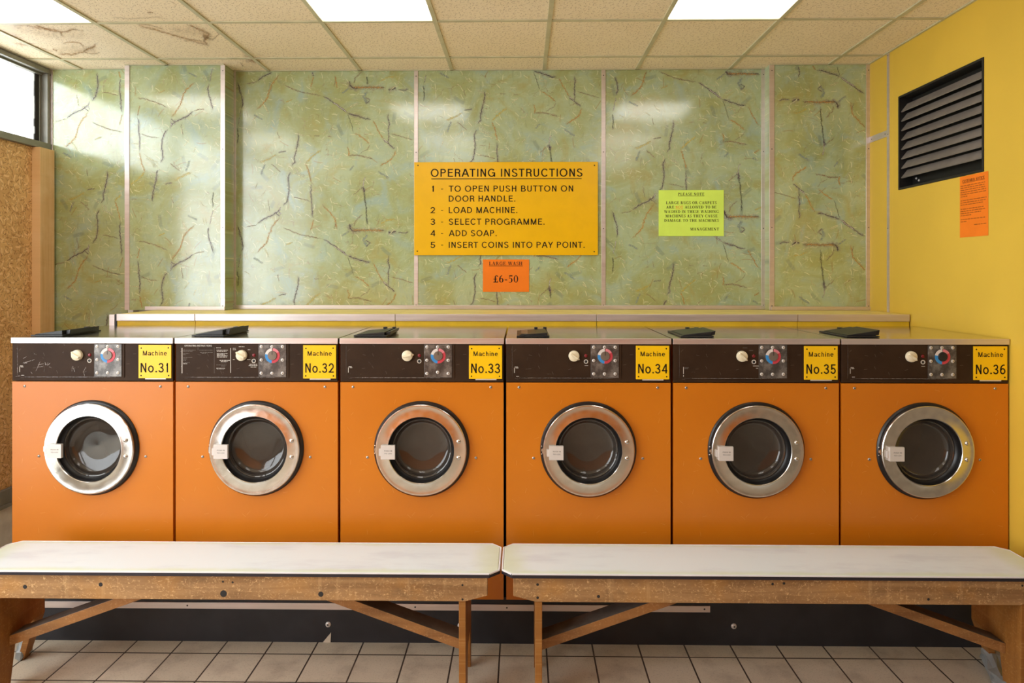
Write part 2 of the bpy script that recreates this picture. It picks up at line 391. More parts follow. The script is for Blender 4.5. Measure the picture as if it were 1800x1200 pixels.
# ------------------------------------------------------------------ lettering
# a light grotesque alphabet of even strokes (cap height 1)
def sans_glyph(ch, t=.135):
    P = []
    def R(x0, y0, x1, y1): P.append([(x0, y0), (x1, y0), (x1, y1), (x0, y1)])
    def G(x0, y0, x1, y1, w=None):
        w = w or t*1.12; P.append([(x0, y0), (x0+w, y0), (x1+w, y1), (x1, y1)])
    def A(cx, cy, rx, ry, a0, a1, n=None):
        n = n or max(4, int(abs(a1-a0)/14))
        for k in range(n):
            p, q = [math.radians(a0+(a1-a0)*i/n) for i in (k, k+1)]
            P.append([(cx+rx*math.cos(p), cy+ry*math.sin(p)), (cx+rx*math.cos(q), cy+ry*math.sin(q)), (cx+(rx-t)*math.cos(q), cy+(ry-t)*math.sin(q)), (cx+(rx-t)*math.cos(p), cy+(ry-t)*math.sin(p))])
    w = .7
    if ch == 'A': G(0, 0, .315, 1); G(.655, 0, .34, 1); R(.17, .27, .62, .27+t); w = .78
    elif ch == 'B': R(.08, 0, .08+t, 1); R(.15, 1-t, .4, 1); R(.15, .46, .42, .46+t); R(.15, 0, .42, t); A(.4, .73, .24, .27, -90, 90); A(.42, .285, .27, .285, -90, 90); w = .73
    elif ch == 'C': A(.42, .5, .38, .52, 38, 322); w = .8
    elif ch == 'D': R(.08, 0, .08+t, 1); R(.15, 1-t, .34, 1); R(.15, 0, .34, t); A(.33, .5, .41, .5, -90, 90); w = .8
    elif ch in 'EFL':
        R(.08, 0, .08+t, 1)
        if ch != 'F': R(.1, 0, .62 if ch == 'E' else .56, t)
        if ch != 'L': R(.1, 1-t, .61, 1); R(.1, .47, .57, .47+t)
        w = .66 if ch == 'E' else .6
    elif ch == 'G': A(.43, .5, .4, .52, 40, 300); R(.46, .42, .8, .42+t); R(.8-t, 0, .8, .45); A(.42, .5, .39, .52, 300, 335); w = .87
    elif ch == 'H': R(.08, 0, .08+t, 1); R(.66-t, 0, .66, 1); R(.1, .47, .65, .47+t); w = .74
    elif ch == 'I': R(.09, 0, .09+t, 1); w = .29
    elif ch == 'M': R(.08, 0, .08+t, 1); R(.82-t, 0, .82, 1); G(.395, 0, .09, 1); G(.395, 0, .69, 1); w = .9
    elif ch == 'N': R(.08, 0, .08+t, 1); R(.66-t, 0, .66, 1); G(.535, 0, .085, 1); w = .74
    elif ch == 'O': A(.45, .5, .41, .52, 0, 360); w = .9
    elif ch in 'PR':
        R(.08, 0, .08+t, 1); R(.15, 1-t, .4, 1); R(.15, .44, .4, .44+t); A(.39, .72, .26, .28, -90, 90)
        if ch == 'R': A(.38, .3, .25, .25, 0, 90); R(.63-t, .05, .63, .32); G(.55, 0, .52, .1, t)
        w = .7
    elif ch == 'S': A(.34, .75, .28, .27, 15, 270); A(.34, .255, .3, .275, -165, 90); w = .7
    elif ch == 'T': R(.3-t/2, 0, .3+t/2, 1); R(0, 1-t, .6, 1); w = .62
    elif ch == 'U': R(.08, .3, .08+t, 1); R(.66-t, .3, .66, 1); A(.37, .31, .29, .33, 180, 360); w = .75
    elif ch == 'Y': R(.33-t/2, 0, .33+t/2, .45); G(.27, .4, 0, 1); G(.27, .4, .54, 1); w = .68
    elif ch == 'a': A(.27, .2, .25, .215, 0, 360); R(.46, .02, .46+t, .5); A(.31, .5, .26, .23, 0, 160); R(.46, 0, .62, .07); w = .62
    elif ch == 'c': A(.28, .355, .27, .375, 40, 320); w = .55
    elif ch == 'e': A(.29, .355, .28, .375, 0, 318); R(.06, .32, .56, .32+t*.9); w = .62
    elif ch in 'hn': R(.06, 0, .06+t, 1 if ch == 'h' else .72); A(.28, .45, .22, .28, 0, 165); R(.5-t, 0, .5, .47); w = .58
    elif ch == 'i': R(.07, 0, .07+t, .72); R(.07, .86, .07+t, 1); w = .25
    elif ch == 'o': A(.3, .36, .29, .38, 0, 360); w = .62
    elif ch == '1': R(.3-t, 0, .3, 1); R(.1, .72, .25, .72+t*.85); G(.17, .76, .22, 1, .07); w = .42
    elif ch == '2': A(.3, .7, .27, .31, -25, 180); G(.04, .08, .42, .58, t*1.3); R(.02, 0, .57, t); w = .62
    elif ch == '3': A(.29, .745, .25, .265, -80, 170); A(.29, .265, .28, .285, -170, 85); R(.2, .46, .32, .46+t*.9); w = .62
    elif ch == '4': R(.4, 0, .4+t, 1); R(.02, .22, .6, .22+t); G(.03, .28, .38, 1, t*1.1); w = .64
    elif ch == '5': R(.1, 1-t, .54, 1); R(.08, .42, .08+t, 1); A(.29, .31, .28, .33, -165, 130); w = .62
    elif ch == '6': A(.31, .31, .28, .33, 0, 360); A(.42, .44, .39, .58, 75, 190); w = .64
    elif ch == '.': R(.06, 0, .06+t*1.15, t*1.15); w = .26
    elif ch == ' ': w = .3
    return P, w
def lay(glyph, body, gap):
    x = 0; vs = []; fs = []
    for ch in body:
        polys, w = glyph(ch)
        for p in polys:
            fs.append(tuple(range(len(vs), len(vs)+4))); vs += [(x+a, b) for a, b in p]
        x += w+gap
    return vs, fs
def sans(body): return lay(sans_glyph, body, .07)
# a bold serif alphabet drawn from stems, hairlines, bowls and serifs (cap height 1)
def serif_glyph(ch):
    T, t, q = .2, .075, .055
    polys = []
    def R(x0, y0, x1, y1): polys.append([(x0, y0), (x1, y0), (x1, y1), (x0, y1)])
    def stem(x, b=True, top=True, w=T, y0=0, y1=1):
        R(x, y0, x+w, y1)
        if b: R(x-.09, y0, x+w+.09, y0+q)
        if top: R(x-.09, y1-q, x+w+.09, y1)
    def diag(x0, y0, x1, y1, w): polys.append([(x0, y0), (x0+w, y0), (x1+w, y1), (x1, y1)])
    def bowl(cx, cy, rx, ry, tx, ty, a0, a1, n=14):
        for k in range(n):
            A, B = [math.radians(a0+(a1-a0)*i/n) for i in (k, k+1)]
            polys.append([(cx+(rx)*math.cos(A), cy+ry*math.sin(A)), (cx+rx*math.cos(B), cy+ry*math.sin(B)),
                          (cx+(rx-tx)*math.cos(B), cy+(ry-ty)*math.sin(B)), (cx+(rx-tx)*math.cos(A), cy+(ry-ty)*math.sin(A))])
    w = .8
    if ch == 'I': stem(.1); w = .4
    elif ch == 'L': stem(.1); R(.2, 0, .72, t); R(.65, 0, .72, .28); w = .76
    elif ch in 'EF':
        stem(.1); R(.2, 1-t, .7, 1); R(.63, .75, .7, 1); R(.2, .48, .55, .48+t); R(.49, .38, .55, .66)
        if ch == 'E': R(.2, 0, .74, t); R(.67, 0, .74, .28)
        w = .8
    elif ch == 'T': stem(.33, top=False); R(.02, 1-t, .84, 1); R(.02, .72, .08, 1); R(.78, .72, .84, 1); w = .88
    elif ch == 'H': stem(.1); stem(.6); R(.2, .47, .7, .47+t); w = .93
    elif ch == 'N': stem(.14, w=t); stem(.68, b=False, w=t); diag(.6, 0, .08, 1, .22); w = .92
    elif ch == 'M': stem(.12, w=t); stem(.82, w=T); diag(.46, 0, .1, 1, .2); diag(.46, 0, .84, 1, t); w = 1.14
    elif ch == 'A': diag(.08, 0, .4, 1, t); diag(.58, 0, .34, 1, .2); R(.2, .3, .66, .3+t); R(0, 0, .27, q); R(.48, 0, .9, q); w = .92
    elif ch == 'V': diag(.36, 0, .06, 1, .2); diag(.44, 0, .74, 1, t); R(-.02, 1-q, .36, 1); R(.6, 1-q, .9, 1); w = .9
    elif ch == 'W': diag(.3, 0, .06, 1, .19); diag(.38, 0, .56, .95, t); diag(.78, 0, .52, 1, .19); diag(.86, 0, 1.1, 1, t); R(-.02, 1-q, .34, 1); R(.44, 1-q, .8, 1); R(.98, 1-q, 1.24, 1); w = 1.24
    elif ch == 'Y': stem(.36, top=False, y1=.5); diag(.38, .42, .06, 1, .2); diag(.47, .42, .72, 1, t); R(-.02, 1-q, .34, 1); R(.58, 1-q, .88, 1); w = .88
    elif ch == 'O': bowl(.45, .5, .43, .52, .2, t, 0, 360, 22); w = .92
    elif ch == '0': bowl(.33, .5, .31, .51, .17, t, 0, 360, 22); w = .68
    elif ch == 'C': bowl(.47, .5, .44, .52, .2, t, 42, 318, 18); R(.72, .66, .8, 1); R(.72, .1, .8, .22); w = .88
    elif ch == 'G': bowl(.47, .5, .44, .52, .2, t, 42, 300, 18); R(.72, .66, .8, 1); R(.64, .0, .84, .46); R(.52, .42, .94, .47); w = .97
    elif ch == 'D': stem(.1); bowl(.32, .5, .52, .5, .2, t, -90, 90); R(.2, 1-t, .34, 1); R(.2, 0, .34, t); w = .9
    elif ch == 'P': stem(.1); bowl(.38, .74, .32, .26, .19, t, -90, 90); R(.2, 1-t, .4, 1); R(.2, .48, .4, .48+t); w = .76
    elif ch == 'R': stem(.1); bowl(.38, .74, .32, .26, .19, t, -90, 90); R(.2, 1-t, .4, 1); R(.2, .48, .4, .48+t); diag(.64, 0, .36, .5, .22); R(.62, 0, .94, q); w = .92
    elif ch == 'B': stem(.1); bowl(.38, .75, .29, .25, .19, t, -90, 90); bowl(.38, .27, .36, .27, .2, t, -90, 90); R(.2, 1-t, .4, 1); R(.2, .47, .4, .47+t); R(.2, 0, .4, t); w = .82
    elif ch == 'S': bowl(.33, .75, .28, .26, .16, t, 30, 270); bowl(.33, .26, .29, .27, .17, t, -150, 90); R(.52, .7, .58, 1); R(.06, 0, .12, .3); w = .66
    elif ch == 'U': stem(.12, b=False, y0=.3); stem(.68, b=False, y0=.3, w=t); bowl(.435, .33, .32, .35, .18, t, 180, 360); w = .88
    elif ch == '6': bowl(.33, .31, .3, .32, .17, t, 0, 360, 20); bowl(.52, .4, .5, .62, .17, t, 100, 185); w = .68
    elif ch == '5': R(.14, .85, .6, 1); R(.14, .52, .2, .98); bowl(.28, .32, .33, .34, .18, t, -130, 110); w = .68
    elif ch == '-': R(.05, .3, .4, .42); w = .46
    elif ch == '\u00a3': R(.24, .05, .42, .7); bowl(.5, .72, .26, .28, .17, t, 20, 185); R(.05, .44, .55, .44+t); R(.05, 0, .7, .12); R(.62, .0, .7, .25); w = .76
    elif ch == ' ': w = .36
    return polys, w
def serif(body): return lay(serif_glyph, body, .07)
def put_text(mb, body, fn, x0, x1, zb, zt, font=sans, mat=0, cap=None):
    """fit the lettering into x0..x1, baseline zb to cap top zt; fn(x, z) -> 3D point"""
    vs, fs = font(body)
    a0 = min(v[0] for v in vs); a1 = max(v[0] for v in vs)
    mb.add([fn(x0+(v[0]-a0)/(a1-a0)*(x1-x0), zb+v[1]*(zt-zb)) for v in vs], fs, mat)

# ================================================================== THE ROOM
def build_room():
    # floor
    f = MB(); f.add([(-6, REAR, 0), (2.2, REAR, 0), (2.2, 4.4, 0), (-6, 4.4, 0)], [(0, 1, 2, 3)]); struct(obj('floor', f, 'floor'))
    # ceiling of square lay-in tiles on a T-bar grid; cells that hold lamps stay open
    T = .5725; X0 = .1377-T*5; Y0 = 3.985
    xs = [WL-.1]+[X0+T*k for k in range(9)]+[WR+.1]
    ys = [4.35]+[Y0-T*k for k in range(10)]
    lamps = []
    for cx in (0, 3, 6):
        for ry in (1, 3, 5): lamps.append((cx, ry))
    c = MB()
    for i in range(len(xs)-1):
        for j in range(len(ys)-1):
            if (i-1, j-1) in lamps: continue
            c.add([(xs[i], ys[j], CEIL), (xs[i+1], ys[j], CEIL), (xs[i+1], ys[j+1], CEIL), (xs[i], ys[j+1], CEIL)], [(0, 1, 2, 3)])
    pl = lambda p, off: onZ(p[0], p[1], CEIL-.0008-off)
    Br = L(186, 138, 82); k = 0
    stains = [([(0, 41), (40, 44), (75, 50), (95, 53), (115, 56), (140, 48)], 2.4, .55), ([(60, 44), (90, 54), (112, 57)], 1.1, .9), ([(108, 78), (120, 74), (138, 75), (150, 82)], 1., .8),
              ([(168, 75), (167, 81), (155, 86), (145, 91), (125, 96), (98, 94)], 2.2, .75), ([(168, 75), (166, 82), (150, 88)], .9, .95), ([(92, 86), (101, 90)], 1., .9),
              ([(237, 41), (248, 46), (275, 53), (300, 60), (322, 67), (350, 75), (370, 81)], 1.6, .75), ([(327, 42), (350, 52), (367, 60), (365, 67), (357, 73), (370, 82)], 2., .85),
              ([(376, 48), (385, 60), (375, 69), (360, 67)], .9, .7), ([(436, 101), (452, 111)], 3., .6), ([(422, 109), (428, 117)], .9, .7), ([(355, 62), (366, 66), (358, 72)], 3., .8),
              ([(258, 22), (266, 22), (270, 23)], 1.4, .7), ([(20, 75), (45, 79), (60, 76)], .9, .5), ([(300, 2), (310, 8), (306, 14)], .8, .45), ([(190, 30), (230, 33), (280, 30), (300, 36)], 1., .3),
              ([(10, 43), (60, 58), (105, 64), (160, 60)], 7, .16), ([(90, 92), (130, 84), (175, 88)], 7, .16), ([(290, 50), (350, 58), (385, 72)], 7, .16), ([(112, 57), (128, 52), (150, 55)], 1., .6), ([(145, 91), (160, 95), (178, 92)], 1., .6),
              ([(240, 42), (262, 44), (290, 52)], 1., .5), ([(357, 73), (340, 70), (322, 72)], 1., .6), ([(0, 52), (30, 66), (45, 84)], 5, .3), ([(40, 78), (70, 84), (96, 92)], 1.2, .35), ([(425, 100), (445, 104), (460, 108)], 6, .4)]
    for pts, w, a in stains:
        k += 1; c.stroke(pts, w*4.2, pl, Br[:3]+(a*.24,), 1, k*2e-5, w*.3, 6); c.stroke(pts, w*1.3, pl, Br[:3]+(a*.85,), 1, k*2e-5+1e-5, w*.5, 4)
    cl = struct(obj('ceiling', c, ['tile', 'ink']))
    g = MB()
    for x in xs[1:-1]: g.box(x-.011, x+.011, REAR, 4.26, CEIL-.006, CEIL+.03)
    for y in ys[1:]: g.box(WL, WR, y-.011, y+.011, CEIL-.0055, CEIL+.03)
    struct(obj('grid_bar', g, 'grid_bar', cl))
    place = {0: 'beside the left window', 3: 'in the middle row', 6: 'towards the yellow wall'}
    for cx, ry in lamps:
        x0, x1, y1, y0 = xs[cx+1], xs[cx+2], ys[ry+1], ys[ry+2]
        lab = 'square white ceiling light '+place[cx]+', '+{1: 'nearest the back wall', 3: 'second from the back wall', 5: 'third from the back wall', 7: 'farthest from the back wall'}[ry]
        r = thing('ceiling_light', ((x0+x1)/2, (y0+y1)/2, CEIL), lab, 'light', 'recessed ceiling lights')
        a, b = (x1-x0)/2-.011, (y1-y0)/2-.011
        d = MB(); d.box(-a, a, -b, b, .002, .006); obj('diffuser', d, 'lamp', r)
        h = MB(); h.box(-a, a, -b, b, .07, .075)
        for sx in (-1, 1): h.box(sx*a, sx*(a-.003), -b, b, .006, .07); h.box(-a, a, sx*b, sx*(b-.003), .006, .07)
        obj('housing', h, 'grey_paint', r)
    # back wall: shell plus printed panels
    w = MB(); w.box(-3.2, 2.4, WALLY+.012, WALLY+.1, 0, CEIL+.1)
    xa, xb = xY(228-7, COLL), xY(395, COLL); xc = xY(1353, COLR)
    w.box(xa, xb, COLL+.006, WALLY+.02, LEDGE_Z, CEIL); w.box(xc, WR, COLR+.006, WALLY+.02, LEDGE_Z, CEIL)
    w.box(WL-.08, xa, LSTRIP+.006, WALLY+.02, 0, CEIL)
    wb = struct(obj('wall_back', w, 'grey_paint'))
    panels = [(90, 224, LSTRIP, (-336, -185, 0), .9, .0), (224, 392, COLL, (792.6, 589, 1), 0, 0), (410, 731, WALLY, (0, 0, 0), 0, 0), (731, 1061, WALLY, (327, -74, 0), 0, 0),
              (1061, 1343, WALLY, (659, -24, 0), 0, 0), (1356, 1528, COLR, (2087.7, 333, 1), 0, 0)]
    for i, (u0, u1, Y, tr, zb, _) in enumerate(panels):
        x0, x1 = xY(u0, Y), xY(u1, Y); z0 = zb or LEDGE_Z
        p = MB(); p.box(x0, x1, Y, Y+.006, z0, CEIL-.001)
        draw_veins(p, x0, x1, z0, CEIL, Y, tr, i)
        o = obj('onyx_panel', p, ['onyx', 'ink'], wb); struct(o)
    p = MB(); p.box(xb-.004, xb+.001, COLL+.006, WALLY, LEDGE_Z, CEIL-.001); struct(obj('reveal_panel', p, 'onyx', wb))
    p = MB(); p.box(xc-.001, xc+.004, COLR+.006, WALLY, LEDGE_Z, CEIL-.001); struct(obj('reveal_panel', p, 'onyx', wb))
    # aluminium cover strips with black screw heads
    n = [0]
    def vstrip(u0, u1, Y, zb, screws=True, zt=CEIL-.004):
        n[0] += 1; m = MB(); x0, x1 = xY(u0, Y), xY(u1, Y); m.box(x0, x1, Y-.004, Y, zb, zt)
        if screws:
            z = zt-.035
            while z > zb+.01: m.dome((x0+x1)/2, z, .0035, Y-.0038, .0015, 1, 8); z -= (zt-zb-.06)/3
        struct(obj('trim_%d' % n[0], m, ['aluminium', 'black_plastic'], None, .001))
    def hstrip(u0, u1, Y, z0, z1):
        n[0] += 1; m = MB(); m.box(xY(u0, Y), xY(u1, Y), Y-.010, Y-.0045, z0, z1); struct(obj('trim_%d' % n[0], m, 'aluminium', None, .001))
    vstrip(85.5, 93, LSTRIP, .9); vstrip(219.5, 228, COLL, LEDGE_Z, False); vstrip(388, 396, COLL, LEDGE_Z); vstrip(407, 415, WALLY, LEDGE_Z)
    vstrip(728, 735, WALLY, LEDGE_Z); vstrip(1057, 1064.5, WALLY, LEDGE_Z); vstrip(1338, 1345.5, WALLY, LEDGE_Z); vstrip(1352, 1361, COLR, LEDGE_Z); vstrip(1522, 1531, COLR, LEDGE_Z)
    hstrip(256, 396, COLL, LEDGE_Z, LEDGE_Z+.022); hstrip(407, 1346, WALLY, LEDGE_Z, LEDGE_Z+.024); hstrip(1355, 1531, COLR, LEDGE_Z, LEDGE_Z+.022)
    # ceiling edge angle
    n[0] += 1; m = MB()
    for x0, x1, Y in ((WL, xa, LSTRIP), (xa, xb, COLL), (xb, xc, WALLY), (xc, WR, COLR)): m.box(x0, x1, Y-.014, Y-.0045, CEIL-.006, CEIL-.0005)
    m.box(WR-.014, WR, REAR, COLR-.014, CEIL-.006, CEIL-.0005)
    struct(obj('trim_%d' % n[0], m, 'grid_bar'))
    # right wall, with strip, strap and rear/right shell
    w = MB(); w.box(WR, WR+.1, 2.62, 3.133, 0, CEIL+.1); w.box(WR, WR+.1, 3.837, 4.4, 0, CEIL+.1); w.box(WR, WR+.1, 3.133, 3.837, 0, 2.095); w.box(WR, WR+.1, 3.133, 3.837, 2.617, CEIL+.1); struct(obj('wall_right', w, 'yellow_wall'))
    w = MB(); w.box(WR+.002, WR+.1, REAR-.1, 2.619, 0, CEIL+.1); struct(obj('wall_right', w, 'taupe_paint'))
    n[0] += 1; ys_ = onX(1562, 300, WR).y; m = MB(); m.box(WR-.004, WR, ys_-.012, ys_+.012, LEDGE_Z, CEIL-.006)
    for v in (100, 238, 402): m.dome(ys_, zY(v, ys_), .0035, WR-.0038, .0015, 1, 8, 'x')
    struct(obj('trim_%d' % n[0], m, ['aluminium', 'black_plastic']))
    n[0] += 1; m = MB(); z = onX(1548, 239, WR).z; m.box(WR-.004, WR, ys_+.012, COLR-.004, z-.018, z+.018)
    for y in (ys_+.03, COLR-.03): m.dome(y, z, .004, WR-.0038, .0015, 1, 8, 'x')
    struct(obj('trim_%d' % n[0], m, ['aluminium', 'black_plastic']))
    w = MB(); w.box(-3.1, WR+.1, REAR-.1, REAR, 0, 1.45); struct(obj('wall_rear', w, 'rear_paint')); w = MB(); w.box(-3.1, WR+.1, REAR-.1, REAR, 1.451, CEIL+.1); struct(obj('wall_rear', w, 'taupe_paint'))
    # left: stall riser, glazing and the boarded light
    w = MB(); w.box(WL-.1, WL, REAR, LSTRIP, 0, .309)
    struct(obj('wall_left', w, 'grey_paint')); w = MB(); w.box(WL-.1, WL-.014, 4.172, LSTRIP+.006, .412, CEIL); struct(obj('wall_left', w, 'grey_paint'))
    n[0] += 1; m = MB(); m.box(WL-.08, WL+.015, REAR, LSTRIP-.005, .31, .33); m.box(WL-.08, WL+.008, REAR, LSTRIP-.005, .33, .41)
    struct(obj('trim_%d' % n[0], m, 'frame_metal', None, .002))
    MY = 2.45
    win = MB()
    win.box(WL-.09, WL+.004, REAR, LSTRIP-.005, 2.862, CEIL-.008); win.box(WL-.09, WL+.012, REAR, LSTRIP-.005, 2.39, 2.43)
    win.box(WL-.06, WL-.03, REAR, LSTRIP-.005, 2.85, 2.862)
    win.box(WL-.09, WL+.002, 4.158, LSTRIP-.005, 2.43, 2.862); win.box(WL-.06, WL-.04, 4.148, 4.158, 2.43, 2.85)
    win.box(WL-.09, WL+.002, MY-.03, MY+.03, 2.43, 2.862)
    o = struct(obj('window_1', win, 'frame_metal', None, .002))
    m = MB(); m.box(WL-.058, WL-.052, REAR, 4.15, 2.43, 2.85); obj('glass_pane', m, 'window_glass', o)
    m = MB(); yv = 4.142
    for k in range(9):
        z0, z1 = 2.435+.046*k, 2.435+.046*(k+1); d = random.uniform(-.004, .004); m.box(WL-.05, WL-.044, yv-.03+d, yv+.004, z0, z1)
    obj('mastic_bead', m, 'mastic', o)
    win = MB(); win.box(WL-.09, WL+.002, REAR, REAR+.06, .41, 2.39); win.box(WL-.09, WL+.002, MY-.05, MY, .41, 2.39); win.box(WL-.09, WL+.002, .0, .05, .41, 2.39)
    o = struct(obj('window_2', win, 'frame_metal', None, .002))
    m = MB(); m.box(WL-.05, WL-.044, REAR, MY, .41, 2.39); obj('glass_pane', m, 'window_glass', o)
    portal(WL-.12, REAR, MY, .41, 2.39); portal(WL-.12, REAR, 4.12, 2.43, 2.835)
    root = (WL, 3.2, .41)
    m = MB(); m.box(WL-.03, WL-.012, MY, 4.17, .411, 2.389)
    tag(obj('chipboard_sheet', m, 'osb', None, .001), 'flaky brown chipboard sheet boarding the left window below the bright pane', 'board')
    m = MB(); m.box(WL-.012, WL+.04, 4.04, 4.165, .412, 2.388)
    st = tag(obj('timber_stud', m, 'stud_pine', None, .002), 'upright pale pine stud in the left corner beside the chipboard', 'timber')

# ------------------------------------------------------------------ the printed vein pattern, drawn once and repeated
PAT = []
def pat(kind, w, *pts): PAT.append((kind, w, pts))
def _pattern():
    pat('D', 7, (620, 665), (628, 710), (618, 780), (600, 850), (585, 920), (588, 955), (575, 975), (548, 1000))
    pat('D', 7, (560, 1035), (525, 1095), (530, 1160), (537, 1210), (530, 1270), (515, 1330), (470, 1385))
    pat('D', 7, (460, 1400), (430, 1425), (380, 1460), (290, 1500), (225, 1552)); pat('B', 4, (230, 1550), (190, 1562), (120, 1572))
    pat('W', 6, (455, 1380), (440, 1420), (455, 1460)); pat('D', 4, (400, 1440), (450, 1475))
    pat('R', 6, (450, 1470), (420, 1520), (375, 1572), (345, 1640), (325, 1720), (280, 1770), (210, 1830))
    pat('R', 5, (690, 960), (720, 1020), (735, 1090), (750, 1160)); pat('D', 6, (750, 1150), (745, 1260), (752, 1330), (757, 1390), (760, 1460), (771, 1500)); pat('R', 4, (771, 1500), (755, 1560), (745, 1610))
    pat('B', 4, (570, 1290), (660, 1305), (740, 1330)); pat('R', 6, (845, 1350), (880, 1390), (930, 1440), (975, 1490), (985, 1550), (1000, 1620)); pat('B', 4, (985, 1540), (965, 1600))
    pat('B', 5, (470, 205), (530, 235), (600, 265), (680, 290), (780, 305), (860, 320)); pat('D', 6, (850, 318), (910, 345), (960, 385), (1030, 430), (1090, 480))
    pat('W', 7, (950, 378), (1030, 432), (1095, 482)); pat('D', 8, (1085, 478), (1130, 495), (1200, 515), (1270, 540), (1330, 545))
    pat('R', 5, (1330, 545), (1360, 590), (1390, 650), (1425, 710), (1440, 740)); pat('D', 6, (1435, 735), (1490, 778), (1555, 832)); pat('W', 6, (1430, 730), (1490, 770)); pat('P', 10, (1440, 720), (1480, 760))
    pat('D', 6, (1497, 470), (1485, 520), (1496, 580), (1485, 640), (1490, 700), (1492, 780)); pat('R', 6, (1555, 830), (1550, 880), (1510, 930), (1450, 965), (1400, 1000))
    pat('B', 4, (1505, 680), (1600, 705), (1680, 730), (1740, 745)); pat('D', 13, (1115, 170), (1120, 215), (1140, 240), (1190, 248)); pat('D', 11, (1130, 238), (1180, 245), (1230, 240), (1290, 235), (1360, 240), (1420, 238), (1470, 245))
    pat('R', 6, (1130, 235), (1220, 238), (1340, 238), (1450, 245)); pat('D', 12, (1480, 255), (1520, 262), (1565, 240)); pat('D', 5, (1575, 258), (1640, 266), (1685, 250)); pat('F', 5, (1340, 225), (1400, 212), (1470, 185))
    pat('F', 6, (1490, 300), (1520, 250), (1580, 215), (1590, 150), (1605, 100)); pat('B', 5, (1155, 205), (1170, 150), (1240, 80)); pat('G', 9, (1245, 1170), (1262, 1300), (1275, 1400), (1280, 1500), (1285, 1580))
    pat('W', 6, (1268, 1095), (1250, 1140), (1247, 1195)); pat('D', 8, (1225, 1205), (1250, 1200), (1258, 1250)); pat('B', 4, (1230, 1205), (1150, 1270))
    pat('R', 5, (1095, 800), (1112, 860), (1100, 900)); pat('B', 7, (1095, 893), (1170, 885), (1210, 890), (1270, 905), (1345, 922)); pat('R', 5, (1155, 680), (1200, 690), (1240, 720), (1290, 760), (1315, 785))
    pat('B', 3, (1315, 785), (1290, 830), (1210, 875)); pat('G', 4, (1095, 490), (1130, 580), (1155, 680)); pat('D', 6, (40, 180), (60, 260), (85, 330), (92, 400), (80, 450)); pat('W', 5, (75, 460), (65, 520), (45, 600)); pat('G', 7, (40, 620), (50, 700), (40, 780))
    pat('D', 4, (430, 862), (510, 846)); pat('B', 4, (360, 970), (400, 1000), (460, 1055)); pat('B', 3, (770, 702), (830, 703)); pat('B', 3, (905, 708), (950, 712)); pat('B', 3, (330, 1310), (345, 1380), (352, 1430)); pat('B', 3, (425, 660), (440, 730))
    pat('S', 16, (190, 500), (240, 525), (290, 555)); pat('S', 18, (310, 965), (285, 1020), (265, 1080)); pat('S', 18, (1380, 1040), (1440, 1075), (1500, 1115)); pat('S', 16, (1160, 985), (1110, 1040)); pat('S', 15, (1115, 240), (1035, 300)); pat('S', 24, (1290, 270), (1250, 330), (1285, 400)); pat('D', 5, (1265, 330), (1310, 360), (1270, 400))
    pat('Y', 14, (250, 960), (330, 930), (420, 880)); pat('Y', 14, (690, 970), (760, 900), (850, 830)); pat('Y', 12, (1400, 180), (1480, 140), (1560, 130)); pat('Y', 9, (500, 380), (575, 350)); pat('P', 26, (590, 1000), (620, 1060), (690, 1100))
    for q in ([(435, 530), (460, 570), (500, 600)], [(355, 605), (405, 640)], [(105, 630), (150, 655), (165, 690)], [(895, 650), (855, 695)], [(958, 738), (880, 795)], [(988, 820), (985, 885)], [(1040, 885), (1010, 930), (965, 938)],
              [(1635, 1080), (1660, 1110), (1700, 1145)], [(1560, 1155), (1610, 1190)], [(1020, 1130), (980, 1170)], [(425, 1050), (380, 1085), (330, 1110)], [(232, 1150), (210, 1205)], [(290, 160), (310, 210)], [(125, 455), (142, 525)], [(105, 460), (118, 525)],
              [(1195, 388), (1150, 400), (1110, 432)], [(1140, 560), (1190, 560), (1230, 590)], [(1150, 590), (1195, 580), (1225, 605)], [(575, 985), (580, 1060), (640, 1085), (720, 1145)], [(628, 905), (650, 965)], [(1010, 1270), (1080, 1225)], [(1320, 1210), (1360, 1230), (1375, 1270)],
              [(1170, 1260), (1210, 1290), (1170, 1350)], [(1410, 570), (1480, 585)], [(960, 340), (1040, 362)], [(300, 400), (340, 480)], [(290, 410), (345, 500)], [(1500, 930), (1550, 1060)], [(1180, 640), (1225, 625)], [(510, 965), (550, 985)], [(720, 885), (780, 860)], [(740, 1230), (830, 1240)],
              [(640, 690), (685, 705)], [(1130, 925), (1210, 935)], [(270, 1280), (325, 1210)], [(1120, 1800), (1200, 1760)], [(640, 395), (625, 425)], [(830, 440), (850, 460)], [(1450, 350), (1480, 390)], [(190, 910), (240, 940)], [(1460, 1480), (1420, 1460)]):
        pat('F', 5, *q)
    rnd = random.Random(3)
    for _ in range(70):
        x, y = rnd.uniform(30, 1720), rnd.uniform(90, 1450); a = rnd.choice((.7, .8, -.6, -.5, 1.9, 2.4))+rnd.uniform(-.3, .3); l = rnd.uniform(14, 40)
        b = rnd.uniform(-8, 8); c, s = math.cos(a), math.sin(a)
        pat('f', rnd.uniform(2., 3.4), (x-c*l/2, y-s*l/2), (x-s*b, y+c*b), (x+c*l/2, y+s*l/2))
_pattern()
